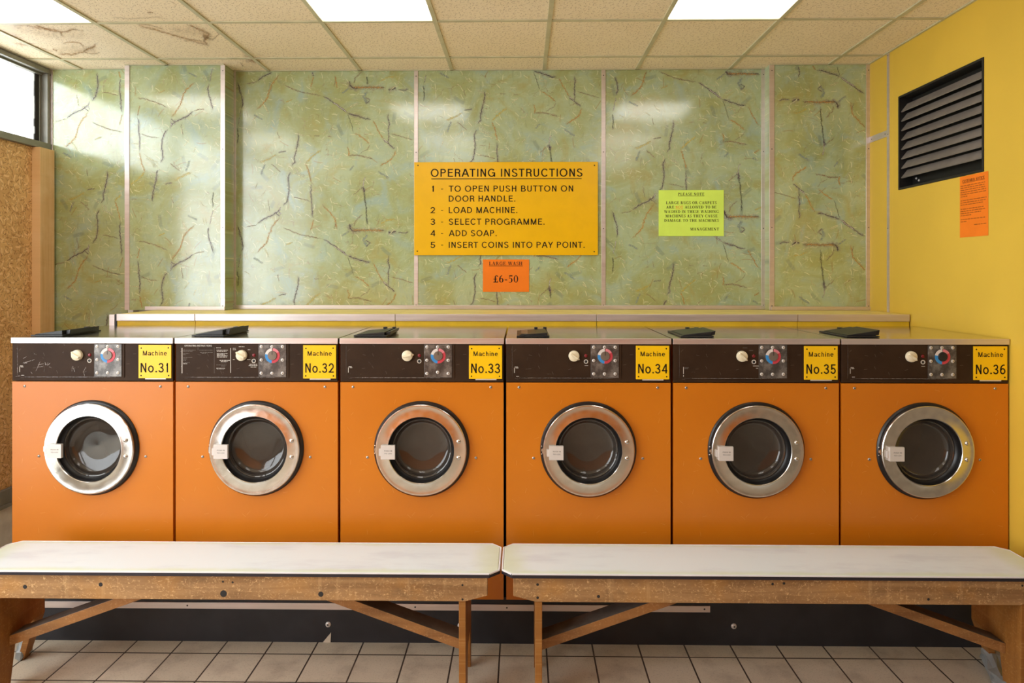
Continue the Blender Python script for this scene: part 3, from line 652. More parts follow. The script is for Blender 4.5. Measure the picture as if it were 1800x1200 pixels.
KIND = {'D': [(4.4, L(168, 154, 158), .42), (1.0, L(74, 54, 66), .92)], 'B': [(3.6, L(190, 172, 134), .4), (.9, L(140, 100, 80), .75)], 'R': [(4.0, L(222, 192, 112), .5), (1., L(188, 128, 66), .8)],
        'W': [(1.8, L(92, 72, 74), .8), (.8, L(232, 226, 222), .95)], 'F': [(1.5, L(228, 226, 178), .85)], 'f': [(1.3, L(220, 220, 176), .75)], 'G': [(2.2, L(112, 116, 92), .6), (.5, L(72, 72, 62), .6)],
        'S': [(1.2, L(150, 166, 160), .6)], 'Y': [(1.6, L(214, 198, 104), .6)], 'P': [(1.3, L(216, 222, 184), .6)]}
def draw_veins(mb, x0, x1, z0, z1, Y, tr, seed):
    random.seed(50+seed); k = 0
    Z = 5.4545
    plane = lambda p, off: (p[0], Y-.0005-off, p[1])
    m = Y/1200/Z
    for kind, w, pts in PAT:
        for rep in (-2, -1, 0, 1, 2):
            q = []
            for zx, zy in pts:
                u, v = 410+zx/Z, 110+zy/Z+rep*251
                u, v = (tr[0]-u, tr[1]-v) if tr[2] else (u+tr[0], v+tr[1])
                p = onY(u, v, Y); q.append((p.x, p.z))
            runs = []; cur = []
            for p in q:                            # keep the run that lies on this panel
                if x0+.004 < p[0] < x1-.004 and z0+.004 < p[1] < z1-.004: cur.append(p)
                else:
                    if len(cur) > 1: runs.append(cur)
                    cur = []
            if len(cur) > 1: runs.append(cur)
            for run in runs:
                for f, c, a in KIND[kind]:
                    k += 1; jag = 0 if kind in 'FfSYP' else 3.6*m
                    st = random.getstate(); random.seed(k//3); mb.stroke(run, w*f*m*.82, plane, c[:3]+(a,), 1, k*1.2e-6, jag, 14*m); random.setstate(st)
build_room()

# ================================================================== SERVICE LEDGE BEHIND THE MACHINES
def build_ledge():
    us = [205, 343, 695, 1049, 1402, 1599]; names = ['behind machine No.31, shortest at the left end', 'behind machines No.32 and No.31', 'behind machines No.33 and No.34', 'behind machines No.34 and No.35', 'behind machine No.36 against the yellow wall']
    for i, nm in enumerate(names):
        x0, x1 = xY(us[i], LEDGE_Y)+.0015, min(xY(us[i+1], LEDGE_Y), WR)-.0015
        loc = ((x0+x1)/2, LEDGE_Y, 0)
        r = thing('service_ledge', loc, 'yellow ledge section with metal edge '+nm, 'ledge', 'yellow service ledge sections')
        t = MB()
        for a, b, Y in ((xY(396, COLL), xY(1353, COLR), WALLY), (-3, xY(396, COLL), COLL), (xY(1353, COLR), WR, COLR)):
            a, b = max(a, x0), min(b, x1)
            if b > a: t.box(a, b, LEDGE_Y+.004, Y-.011, LEDGE_Z-.018, LEDGE_Z-.001)
        obj('top_board', t, 'cream_board', r, 0, loc)
        e = MB(); e.box(x0, x1, LEDGE_Y-.004, LEDGE_Y+.003, LEDGE_Z-.038, LEDGE_Z); obj('edge_strip', e, 'aluminium', r, .001, loc)
        f = MB(); f.box(x0, x1, LEDGE_Y+.004, LEDGE_Y+.02, .21, LEDGE_Z-.019); obj('front_board', f, 'yellow_board', r, 0, loc)
        if i == 0:
            e = MB(); e.box(x0-.042, x0-.012, LEDGE_Y-.002, LEDGE_Y+.02, .21, LEDGE_Z-.004); obj('end_strip', e, 'aluminium', r, .001, loc)
            e = MB(); e.box(x0-.011, x0-.002, LEDGE_Y, LEDGE_Y+.02, .21, LEDGE_Z-.002); obj('end_shade_strip', e, 'black_plastic', r, 0, loc)  # black strip put in as the shadow of the end gap
            e = MB(); e.box(x0-.012, x0-.0, LEDGE_Y+.021, LSTRIP-.012, .21, LEDGE_Z-.003); obj('end_board', e, 'cream_board', r, 0, loc)
build_ledge()

# ================================================================== PLINTH
def build_plinth():
    m = MB(); m.box(-2.25, WR-.002, 3.01, 3.62, 0, .205)
    b = struct(obj('baseboard_back', m, 'black_plinth'))
    m = MB(); m.box(-2.2, onY(1248, 1070, 3.01).x, 3.006, 3.0098, .1455, .174)
    for u in (891, 1060, 1238, 730, 330): m.dome(onY(u, 1068, 3.01).x, .16, .004, 3.0062, .0015, 1, 8)
    obj('cover_strip', m, ['aluminium', 'black_plastic'], b, .001)
    for u, v in ((577, 1097), (809, 1099), (1290, 1100)):
        p = onY(u, v, 3.01); m = MB(); m.dome(p.x, p.z, .0125, 3.0098, .006, 0, 18); m.lathe([(.004, -.0066), (.0, -.0066)], p.x, p.z, 3.0098, 10, 1); obj('bolt', m, ['rivet', 'black_plastic'], b)
    m = MB(); q = [onY(u, v, 3.01) for u, v in ((567, 1129), (581, 1129), (582, 1111))]; m.prism([(p.x, p.z) for p in q], 'y', 3.0085, 3.0098); obj('peeled_patch', m, 'floor', b)
build_plinth()

# ================================================================== WASHING MACHINES
XL = -2.248; PITCH = .7245; W = .7125; BASE = .21; DEPTH = .70
_cache = {}
def shared(name, key, mb_fn, mats, parent, bevel=0.):
    if key not in _cache:
        o = obj(name, mb_fn(), mats, parent, bevel); _cache[key] = o
    else:
        o = _cache[key].copy(); o.name = name; COL.objects.link(o); o.parent = parent
    return o
hw = W/2
TOP, EDGE, BROWN = 1.350-BASE, 1.3265-BASE, 1.160-BASE      # heights above the plinth
DZ = .868-BASE                                              # door centre
mx = lambda u: (u-737.5)*FRONT/1200                         # offset from machine centre, measured on No.33
mz = lambda v: H-(v-480)*FRONT/1200-BASE
def mb(fn):
    m = MB(); fn(m); return m
def front_panel():
    m = MB(); x0, x1, z0, z1 = -hw, hw, 0.003, BROWN-.003; R = .178; cz = DZ
    angs = sorted([2*math.pi*k/72 for k in range(72)]+[math.atan2(z-cz, x) % (2*math.pi) for x in (x0, x1) for z in (z0, z1)])
    n = len(angs); inner = []; outer = []
    for a in angs:
        c, s = math.cos(a), math.sin(a); inner.append((R*c, R*s+cz))
        t = min([(x1 if c > 0 else x0)/c if abs(c) > 1e-9 else 9, ((z1 if s > 0 else z0)-cz)/s if abs(s) > 1e-9 else 9]); outer.append((t*c, cz+t*s))
    vs = [(x, 0, z) for x, z in inner]+[(x, 0, z) for x, z in outer]+[(x, .03, z) for x, z in inner]+[(x, .018, z) for x, z in outer]
    fs = []
    for k in range(n):
        j = (k+1) % n
        fs += [(k, j, n+j, n+k), (k, 2*n+k, 2*n+j, j), (n+k, n+j, 3*n+j, 3*n+k)]
    return m.add(vs, fs)
def cabinet():
    m = MB(); a, d, e = hw-.002, DEPTH-.01, BROWN
    m.box(-a, -a+.004, .019, d, 0, EDGE); m.box(a-.004, a, .019, d, 0, EDGE); m.box(-a, a, d-.004, d, 0, EDGE); m.box(-a+.004, a-.004, .019, d-.004, 0, .004)
    m.box(-a+.004, a-.004, .019, d-.004, EDGE-.004, EDGE-.0005); return m
def drum():
    m = MB(); m.lathe([(.176, .03), (.15, .05), (.15, .06), (.245, .085), (.25, .12), (.25, .4), (.235, .42), (.0, .42)], 0, DZ, 0, 56)
    for k in range(3):
        a = k*2.1+.6; c, s = math.cos(a), math.sin(a); m.hexa([(.25*c-.02*s, .13, DZ+.25*s+.02*c), (.25*c+.02*s, .13, DZ+.25*s-.02*c), (.19*c, .13, DZ+.19*s), (.19*c-.001*s, .13, DZ+.19*s+.001*c)],
                                                              [(.25*c-.02*s, .39, DZ+.25*s+.02*c), (.25*c+.02*s, .39, DZ+.25*s-.02*c), (.19*c, .39, DZ+.19*s), (.19*c-.001*s, .39, DZ+.19*s+.001*c)])
    return m
def worktop():
    m = MB(); m.box(-hw-.002, hw+.002, .0015, DEPTH, TOP-.004, TOP); m.box(-hw-.002, hw+.002, -.006, .0012, TOP-.0245, TOP, 1)
    m.box(-hw-.002, -hw, .0015, DEPTH, EDGE, TOP-.004); m.box(hw, hw+.002, .0015, DEPTH, EDGE, TOP-.004); return m
def knob(m, ang):
    x, z = mx(712.3), mz(625)
    m.lathe([(.0235, 0), (.0235, -.006), (.0225, -.012), (.02, -.014), (0., -.0145)], x, z, -.004, 36)
    c, s = math.cos(ang), math.sin(ang)
    P = lambda r, t, y: (x+r*c-t*s, y, z+r*s+t*c)
    m.hexa([P(-.019, -.0045, -.018), P(.019, -.0045, -.018), P(.02, -.006, -.026), P(-.02, -.006, -.026)][:4] and
           [P(-.0205, -.0055, -.017), P(.0205, -.0055, -.017), P(.0205, .0055, -.017), P(-.0205, .0055, -.017)], [P(-.018, -.003, -.026), P(.018, -.003, -.026), P(.018, .003, -.026), P(-.018, .003, -.026)])
    m.hexa([P(.019, -.008, -.0045), P(.029, -.0015, -.0045), P(.029, .0015, -.0045), P(.019, .008, -.0045)], [P(.019, -.008, -.014), P(.028, -.0015, -.014), P(.028, .0015, -.014), P(.019, .008, -.014)])
def soap_lid(m, style):
    x0, x1 = -hw+.045, -hw+.19; y0, y1 = .05, .33
    z = TOP+.001; k = style
    m.box(x0, x1, y0, y1, z, z+.006)
    # tilting flap: thin at the left, thick lip at the right
    h = (.020, .024, .014, .012, .018, .022)[k]
    m.hexa([(x0+.012, y0+.012, z+.006), (x1-.01, y0+.012, z+.006), (x1-.01, y0+.012, z+.006+h), (x0+.012, y0+.012, z+.009)],
           [(x0+.012, y1-.03, z+.006), (x1-.01, y1-.03, z+.006), (x1-.01, y1-.03, z+.006+h), (x0+.012, y1-.03, z+.009)])
    if k != 3:
        m.hexa([(x1-.008, y0+.03, z+.006), (x1+.012, y0+.03, z+.008), (x1+.016, y0+.03, z+.008+h), (x1-.004, y0+.03, z+.004+h)],
               [(x1-.008, y1-.04, z+.006), (x1+.012, y1-.04, z+.008), (x1+.016, y1-.04, z+.008+h), (x1-.004, y1-.04, z+.004+h)])
    for xx in (x1-.055, x1-.012): m.box(xx-.008, xx+.008, y1-.035, y1-.01, z+.006, z+.024)
    if k == 3: m.box(x0+.02, x0+.05, y0+.02, y1-.06, z+.0095, z+.0125, 1)
def machine(i):
    xc = XL+PITCH*i+PITCH/2
    num = str(31+i)
    extra = ['leftmost of the row, scratches on its panel', 'with printed instructions left on its panel', 'behind the right end of the left bench', 'behind the left end of the right bench', 'second from the yellow wall', 'rightmost, against the yellow wall'][i]
    r = thing('washing_machine', (xc, FRONT, BASE), 'orange washing machine No.%s, %s' % (num, extra), 'washing machine', 'orange coin washing machines')
    shared('cabinet', 'cab', cabinet, 'orange', r)
    shared('front_panel', 'fp', front_panel, 'orange', r)
    shared('drum', 'drum', drum, 'drum_steel', r)
    shared('worktop', 'top', worktop, ['steel_top', 'aluminium'], r, .0015)
    # control fascia
    cp = shared('control_panel', 'cp', lambda: mb(lambda m: m.box(-hw, hw, 0, .0185, BROWN, EDGE-.001)), 'brown', r, .002)
    def insert(m):
        x0, x1, z0, z1 = mx(603.5), mx(795), mz(664.3), EDGE-.003
        m.box(x0, x1, -.003, 0, z0, z1)
        pl = lambda p, off: (p[0], -.0034-off, p[1]); g = L(168, 160, 152)[:3]; rnd = random.Random(i); k = 0
        m.stroke([(x0, z0+.001), (x1, z0+.001)], .0016, pl, g+(.75,), 1, 0, .0002, .01)
        m.stroke([(x0+.001, z0), (x0+.001, z1)], .0009, pl, g+(.45,), 1)
        for _ in range((7, 4, 9, 5, 5, 3)[i]):
            x, z = rnd.uniform(x0+.01, mx(700)), rnd.uniform(z0+.01, z1-.01); a = rnd.uniform(0, 3.1); l = rnd.uniform(.004, .02); k += 1
            m.stroke([(x, z), (x+l*math.cos(a), z+l*math.sin(a))], .0006, pl, g+(.6,), 1, k*1e-6)
        if i == 0:                                  # scratched scribbles
            px = lambda q: (mx(q[0]/5.806+593-18.5), mz(q[1]/5.806+551.5))
            for q in ([(170, 545), (172, 620)], [(180, 540), (200, 545)], [(185, 550), (200, 552)], [(150, 650), (205, 640)], [(215, 515), (360, 470)], [(230, 500), (270, 515)], [(230, 515), (275, 505)], [(225, 465), (268, 443)], [(380, 530), (450, 515)], [(410, 490), (385, 545), (360, 600)],
                      [(385, 552), (440, 545)], [(460, 500), (465, 545)], [(465, 525), (490, 520)], [(490, 500), (480, 540)], [(480, 540), (515, 505)], [(500, 548), (530, 560)], [(735, 600), (745, 535)], [(745, 535), (770, 605)], [(800, 555), (808, 545)], [(850, 610), (885, 550)], [(850, 605), (890, 595)], [(860, 610), (870, 640)], [(310, 600), (325, 620)]):
                k += 1; m.stroke([px(p) for p in q], .0011, pl, L(196, 180, 166)[:3]+(.85,), 1, k*1e-6)
    ip = obj('instruction_panel', mb(insert), ['brown', 'ink'], r)
    pr = MB(); fn = lambda x, z: (x, -.0036, z)
    def pt(q, m=None): return (mx(q[0]), mz(q[1]))
    def line(u0, v0, u1, v1, w=.5, mat=0):
        x0, z0 = mx(u0), mz(v0); x1, z1 = mx(u1), mz(v1); q = w*FRONT/1200/2
        if abs(u1-u0) > abs(v1-v0): c = [(x0, z0-q), (x1, z1-q), (x1, z1+q), (x0, z0+q)]
        else: c = [(x0-q, z0), (x0+q, z0), (x1+q, z1), (x1-q, z1)]
        pr.add([(x, -.0036, z) for x, z in c], [(0, 1, 2, 3)], mat)
    if i == 1:
        D = 593-304.5
        put_text(pr, 'OPERATING INSTRUCTIONS', fn, mx(321.5+D), mx(370+D), mz(608.7+1), mz(605.7+1))
        for u, v0, v1, w, mt in ((317, 612, 657, 1.1, 0), (403.5, 612, 656, .9, 0), (345.5, 611, 616, .6, 1), (374.5, 611, 657, .5, 1)): line(u+D, v0, u+D, v1, w, mt)
        rnd = random.Random(5)
        for u0, u1, v, mt in ((319, 341, 616, 1), (319, 336, 618, 1), (319, 330, 622, 1), (319, 324, 624, 1), (319, 335, 628.5, 1), (319, 326, 631.5, 1), (319, 324, 634, 1), (319, 331, 638, 1), (319, 326, 640, 0), (348, 372, 616, 1), (349, 372, 620, 1), (352, 360, 621.5, 1),
                              (378, 386, 611.8, 0), (378.5, 399, 616, 0), (379, 396, 618, 0), (379, 398, 622, 0), (379, 393, 624, 0), (379, 398, 626, 0), (379, 397, 628, 0), (384, 402, 634, 0), (386, 399, 636, 0), (386, 397, 638, 1), (378, 396, 642, 1), (387, 394, 644, 1), (378, 394, 648, 0), (379, 392, 650, 1),
                              (418, 428, 609.8, 0), (407.5, 412, 612.5, 0), (407.5, 413, 615, 0), (434, 439, 615, 0), (407.5, 411, 632.5, 0), (433, 439, 632.5, 0), (437, 451, 640.8, 0), (435.5, 451, 643.2, 0), (439, 449, 645.6, 0)):
            u = u0
            while u < u1: e = min(u1, u+rnd.uniform(1.5, 5)); line(u+D, v, e+D, v, .9, mt); u = e+.8
    elif i == 4:
        for u0, u1, v in ((714, 722, 610.5), (704, 707, 616), (725, 732, 615), (732, 744, 642), (737, 741, 646), (612, 620, 645), (612, 619, 647)): line(u0, v, u1, v, .8, 1 if u0 < 730 else 0)
        line(611, 644, 611, 656, .9); line(611, 658, 611, 661, .9)
    else:
        line(608, 646, 608, 655, .9); line(608.5, 644.5, 614, 644.5, .9); line(610, 646.3, 615, 646.3, .8)
        if i != 2: line(611, 661, 616, 661, .7)
        if i in (3, 5): line(731, 642, 737, 642, .7)
    obj('panel_print', pr, ['white_print', 'print_worn'], ip)
    kn = shared('programme_knob', ('kn', (150, 150, 8, -35, -40, -35)[i]), lambda: mb(lambda m: knob(m, math.radians((150, 150, 8, -35, -40, -35)[i]))), 'cream_plastic', r)
    shared('indicator_light', 'il', lambda: mb(lambda m: m.dome(mx(733.3), mz(624.8), .0078, -.003, .004, 0, 18)), 'red_plastic', r)
    shared('push_button', 'pb', lambda: mb(lambda m: (m.lathe([(.0092, 0), (.0092, -.003), (.0062, -.003), (.0062, -.001)], mx(733.3), mz(634.8), -.003, 22), m.dome(mx(733.3), mz(634.8), .006, -.003, .002, 1, 16))), ['white_print', 'black_plastic'], r)
    dp = shared('dial_plate', 'dp', lambda: mb(lambda m: m.box(mx(741.8), mx(791), -.0055, -.0031, mz(663), EDGE-.004)), 'dial_plate', r, .001)
    for u, v in ((746.8, 609.6), (765.7, 609.6), (784.4, 609.6), (746.8, 633), (784.4, 633), (746.8, 656.3), (765.7, 656.3 if i != 2 else 654), (784.4, 656.3)):
        shared('rivet', ('rv', u, v), lambda: mb(lambda m: (m.dome(mx(u), mz(v), .0072, -.0054, .003, 0, 16), m.lathe([(.0022, -.0033), (0, -.0034)], mx(u), mz(v), -.0054, 8, 1))), ['rivet', 'dial_hub'], dp)
    def dial(m):
        x, z = mx(766.7), mz(625.2)
        for a0, a1, mt in ((-78, -4, 0), (4, 60, 1), (60, 186, 2), (186, 282, 3)): m.arc(x, z, .0205, .0325, math.radians(a0), math.radians(a1), -.0072, .0016, mt)
        m.lathe([(.0205, -.0056), (.0205, -.009), (.019, -.011), (0, -.0112)], x, z, 0, 32, 4)
        m.box(x-.0012, x+.0012, -.0118, -.0112, z+.004, z+.0195, 5)
    shared('temperature_dial', ('td', i == 5), lambda: mb(dial), ['white_dial', 'pink_dial', 'red_dial', 'blue_dial', 'dial_hub' if i != 5 else 'black_plastic', 'black_plastic'], r)
    # number plate
    npl = shared('number_plate', 'np', lambda: mb(lambda m: m.box(mx(820.7), mx(879), -.004, -.0005, mz(665.7), mz(607))), 'plate_yellow', r, .0008)
    t = MB(); fn2 = lambda x, z: (x, -.0044, z)
    put_text(t, 'Machine', fn2, mx(828.7), mx(871.5), mz(625.4), mz(617.2)); obj('lettering', t, 'ink_black', npl); t = MB(); put_text(t, 'No.'+num, fn2, mx(824.5), mx(875.5 if num != '31' else 873.5), mz(655.3), mz(638.8))
    obj('lettering', t, 'ink_black', npl)
    for u, v in ((825.6, 612.5), (873.8, 612), (825.3, 661), (874.4, 661)):
        shared('plate_screw', ('ps', u), lambda: mb(lambda m: m.dome(mx(u), mz(v), .0034, -.0039, .001, 0, 10)), 'ink_black', npl)
    shared('plate_backing', 'pk', lambda: mb(lambda m: m.box(mx(832), mx(869), -.0016, -.0004, mz(667.8), mz(662))), 'latch_white', r)
    # screws in the front
    for u, v in ((616, 680.6), (859, 680.6), (641.5, 804.6), (832.8, 804.6)):
        shared('screw', ('sc', u), lambda: mb(lambda m: (m.dome(mx(u), mz(v), .0062, -.0003, .003, 0, 14), m.lathe([(.002, -.0034), (0, -.0034)], mx(u), mz(v), 0, 8, 1))), ['screw_steel', 'black_plastic'], r)
    # door
    shared('door_seal', 'ds', lambda: mb(lambda m: m.lathe([(.2085, .0), (.2085, -.004), (.203, -.011), (.195, -.012), (.188, -.006), (.176, .02), (.176, .028)], 0, DZ, 0, 80)), 'black_rubber', r)
    dr = shared('door', 'dr', lambda: mb(lambda m: m.lathe([(.150, -.004), (.143, -.012), (.1425, -.027), (.1445, -.0295), (.148, -.0295), (.155, -.0275), (.172, -.029), (.186, -.0275), (.1915, -.029), (.1945, -.0285), (.197, -.0255), (.197, -.012), (.192, -.008)], 0, DZ, 0, 96)), 'chrome', r)
    shared('gasket', 'gk', lambda: mb(lambda m: m.lathe([(.1424, -.018), (.141, -.008), (.135, .002), (.131, .006), (.131, .016), (.124, .02), (.124, .03)], 0, DZ, 0, 64)), 'black_rubber', dr)
    shared('glass_bowl', 'gb', lambda: mb(lambda m: m.lathe([(.131, .004), (.127, .002), (.1235, .004), (.121, .014), (.117, .024), (.110, .031), (.1025, .034), (.06, .036), (0., .037)], 0, DZ, 0, 64)), 'door_glass', dr)
    def latch(m):
        px = lambda u: (u-735.7)*2.945/1200; pz = lambda v: DZ-(v-792)*2.945/1200
        m.box(px(666), px(690.8), -.043, -.0290, pz(806.6), pz(782.3)); m.box(px(662.2), px(666), -.038, -.029, pz(801), pz(789))
        m.box(px(666.5), px(688), -.029, -.027, pz(805), pz(784), 1)
        fn3 = lambda x, z: (x, -.0433, z)
        put_text(m, 'PUSH IN', fn3, px(672.5), px(686), pz(792.6), pz(790.6), sans, 1); put_text(m, 'TO LOCK', fn3, px(672.5), px(686), pz(797.3), pz(795.3), sans, 1)
        if i == 0: m.box(px(660.5), px(662.2), -.0335, -.029, pz(801), pz(791), 1)
    shared('door_latch', 'lt%d' % (i == 0), lambda: mb(latch), ['latch_white', 'black_plastic'], dr)
    for dv in (-16, 12.5):
        shared('hinge_bolt', ('hb', dv), lambda: mb(lambda m: m.dome(.1635, DZ-dv*2.945/1200, .0098, -.0275, .0075, 0, 22)), 'chrome', dr)
    def catch(m):
        m.box(-.2005, -.1975, -.0245, -.004, DZ-.012, DZ+.010); m.box(-.204, -.2005, -.014, -.004, DZ-.006, DZ+.004)
        for dz in (-.018, .016): m.dome(-.2025, DZ+dz, .0028, -.011, .002, 0, 8)
    shared('door_catch', 'ct', lambda: mb(catch), 'chrome', r)
    # soap dispenser lid on top
    sl = obj('soap_lid', mb(lambda m: soap_lid(m, i)), ['black_plastic', 'dial_plate'], r, .0025)
for i in range(6): machine(i)

# ================================================================== SIGNS AND NOTICES
def build_signs():
    Y = WALLY-.0125
    def fnY(yy): return lambda x, z: (x, yy, z)
    q0, q1 = onY(728, 448.3, Y), onY(1051, 284.3, Y)
    loc = ((q0.x+q1.x)/2, Y, q0.z)
    m = MB(); m.box(q0.x, q1.x, Y, Y+.005, q0.z, q1.z)
    sg = thing('instruction_sign', loc, 'large yellow board headed OPERATING INSTRUCTIONS on the green wall', 'sign')
    obj('board', m, 'sign_yellow', sg, .0008, loc)
    t = MB(); f = fnY(Y-.0004)
    sx = lambda x: xY(700+x/4.8, Y); sz = lambda y: zY(270+y/4.8, Y)
    put_text(t, 'OPERATING INSTRUCTIONS', f, sx(275), sx(1555), sz(194), sz(127)); t.box(sx(279), sx(1548), Y-.0004, Y, sz(214.5), sz(208))
    rows = [('1', 'TO OPEN PUSH BUTTON ON', 1478, 320, 269), ('', 'DOOR HANDLE.', 988, 404, 353), ('2', 'LOAD MACHINE.', 1005, 501, 450), ('3', 'SELECT PROGRAMME.', 1235, 599, 548), ('4', 'ADD SOAP.', 831, 695, 645), ('5', 'INSERT COINS INTO PAY POINT.', 1573, 794, 743)]
    for n, s, xe, zb, zt in rows:
        put_text(t, s, f, sx(427), sx(xe), sz(zb), sz(zt))
        if n:
            put_text(t, n, f, sx(272 if n != '1' else 285), sx(312 if n != '1' else 301), sz(zb), sz(zt)); t.box(sx(361), sx(379), Y-.0004, Y, sz((zb+zt)/2+5), sz((zb+zt)/2-0))
    obj('lettering', t, 'ink_black', sg, 0, loc)
    for x, y in ((167, 97), (1656, 100), (161, 822), (1654, 827)):
        m = MB(); m.dome(sx(x), sz(y), .0042, Y, .002, 0, 10); obj('screw', m, 'ink_black', sg, 0, loc)
    # price card
    Yp = WALLY-.0035
    def paper(name, u0, v0, u1, v1, mat, label):
        a, b = onY(u0, v1, Yp), onY(u1, v0, Yp); loc = ((a.x+b.x)/2, Yp, a.z)
        r = thing(name, loc, label, 'notice'); m = MB(); m.box(a.x, b.x, Yp, Yp+.0008, a.z, b.z); obj('sheet', m, mat, r, 0, loc); return r, loc
    f = fnY(Yp-.0004)
    r, loc = paper('price_notice', 848.8, 455.8, 930, 512.8, 'paper_orange', 'orange LARGE WASH price card below the big yellow board')
    t = MB(); put_text(t, 'LARGE WASH', f, sx(766), sx(1047), sz(940), sz(911), serif); t.box(sx(764), sx(1050), Yp-.0004, Yp, sz(948), sz(944.5)); obj('lettering', t, 'ink_black', r, 0, loc); t = MB()
    put_text(t, '\u00a36-50', f, sx(802), sx(1012), sz(1087), sz(1026), serif); obj('lettering', t, 'ink_black', r, 0, loc)
    r, loc = paper('washing_notice', 1157.7, 334, 1272.3, 414.8, 'paper_lime', 'lime green PLEASE NOTE sheet about rugs on the green wall')
    nx = lambda x: xY(1130+x/6, Yp); nz = lambda y: zY(310+y/6, Yp)
    t = MB()
    for s, x0, x1, zb in (('PLEASE NOTE', 371, 647, 203), ('LARGE RUGS OR CARPETS', 245, 778, 294), ('ARE', 246, 330, 340), ('ALLOWED TO BE', 442, 775, 340), ('WASHED IN THESE WASHING', 224, 800, 387), ('MACHINES AS THEY CAUSE', 239, 786, 433), ('DAMAGE TO THE MACHINES', 226, 800, 480), ('MANAGEMENT', 501, 803, 571)):
        put_text(t, s, f, nx(x0), nx(x1), nz(zb), nz(zb-28), serif)
    t.box(nx(370), nx(648), Yp-.0004, Yp, nz(210), nz(207)); obj('lettering', t, 'ink_black', r, 0, loc)
    t = MB(); put_text(t, 'NOT', f, nx(344), nx(425), nz(340), nz(312), serif); t.box(nx(344), nx(425), Yp-.0004, Yp, nz(348), nz(345))
    obj('lettering', t, 'ink_orange', r, 0, loc)['label'] = 'orange word NOT'
    # notice on the yellow wall
    Xp = WR-.0015; a, b = onX(1687.3, 415.5, Xp), onX(1737, 302.5, Xp); ya, yb, z0, z1 = a.y, b.y, 1.803, 2.093
    loc = (Xp, (ya+yb)/2, z0)
    r = thing('customer_notice', loc, 'orange CUSTOMER NOTICE sheet on the yellow wall below the vent', 'notice')
    m = MB(); m.box(Xp, Xp+.0008, yb, ya, z0, z1); obj('sheet', m, 'paper_orange', r, 0, loc)
    fx = lambda s, z: (Xp-.0004, ya+(yb-ya)*s, z); t = MB(); hh = z1-z0
    put_text(t, 'CUSTOMER NOTICE', fx, .1, .88, z1-hh*.105, z1-hh*.06, serif); t.box(Xp-.0004, Xp, ya+(yb-ya)*.1, ya+(yb-ya)*.89, z1-hh*.115, z1-hh*.111)
    rnd = random.Random(11)
    for zf, e in ((.165, .9), (.2, .88), (.235, .9), (.27, .92), (.305, .93), (.34, .28), (.405, .95), (.44, .92), (.475, .82), (.545, .85), (.58, .9), (.615, .76), (.65, .42), (.715, .9), (.75, .26), (.815, .94)):
        s = .03 if zf != .815 else .52
        while s < e:
            w = min(e-s, rnd.uniform(.05, .14)); z = z1-hh*zf; n = max(2, int(w/.022))
            for k in range(n): t.add([fx(s+w*(k+.1)/n, z), fx(s+w*(k+.85)/n, z), fx(s+w*(k+.85)/n, z+hh*.014), fx(s+w*(k+.1)/n, z+hh*.014)], [(0, 1, 2, 3)], 1)
            s += w+.02
    obj('lettering', t, ['ink_black', 'print_brown'], r, 0, loc)
build_signs()

# ================================================================== VENT ON THE YELLOW WALL
def build_vent():
    y0, y1, z0, z1 = 3.133, 3.837, 2.095, 2.617
    loc = (WR, (y0+y1)/2, z0)
    r = thing('louvre_vent', loc, 'black louvred vent high on the yellow wall', 'vent')
    m = MB(); t = .012; X0, X1 = WR-.004, WR+.075; e = .001
    m.box(X0, X1, y0+e, y0+t, z0+e, z1-e); m.box(X0, X1, y1-t, y1-e, z0+e, z1-e); m.box(X0, X1, y0+t, y1-t, z0+e, z0+t); m.box(X0, X1, y0+t, y1-t, z1-t, z1-e)
    obj('frame', m, 'vent_black', r, .001, loc)
    m = MB(); m.box(WR+.07, WR+.075, y0+t, y1-t, z0+t, z1-t); obj('backing', m, 'vent_black', r, 0, loc)
    n = 8; zt = z1-t-.045; pitch = (zt-(z0+.098))/(n-1)
    for k in range(n):
        z = zt-pitch*k; m = MB()
        m.prism([(WR+.006, z-.030), (WR+.010, z-.034), (WR+.044, z+.012), (WR+.040, z+.014)], 'y', y0+t, y1-t); obj('slat', m, 'vent_slat', r, 0, loc)
    for y, z in ((y1-.05, z0+.06), (y1-.075, z0+.045), (y0+.03, z0+.06)):
        m = MB(); m.dome(y, z, .007, WR+.0695, .006, 0, 10, 'x'); obj('clip_screw', m, 'rivet', r, 0, loc)
build_vent()

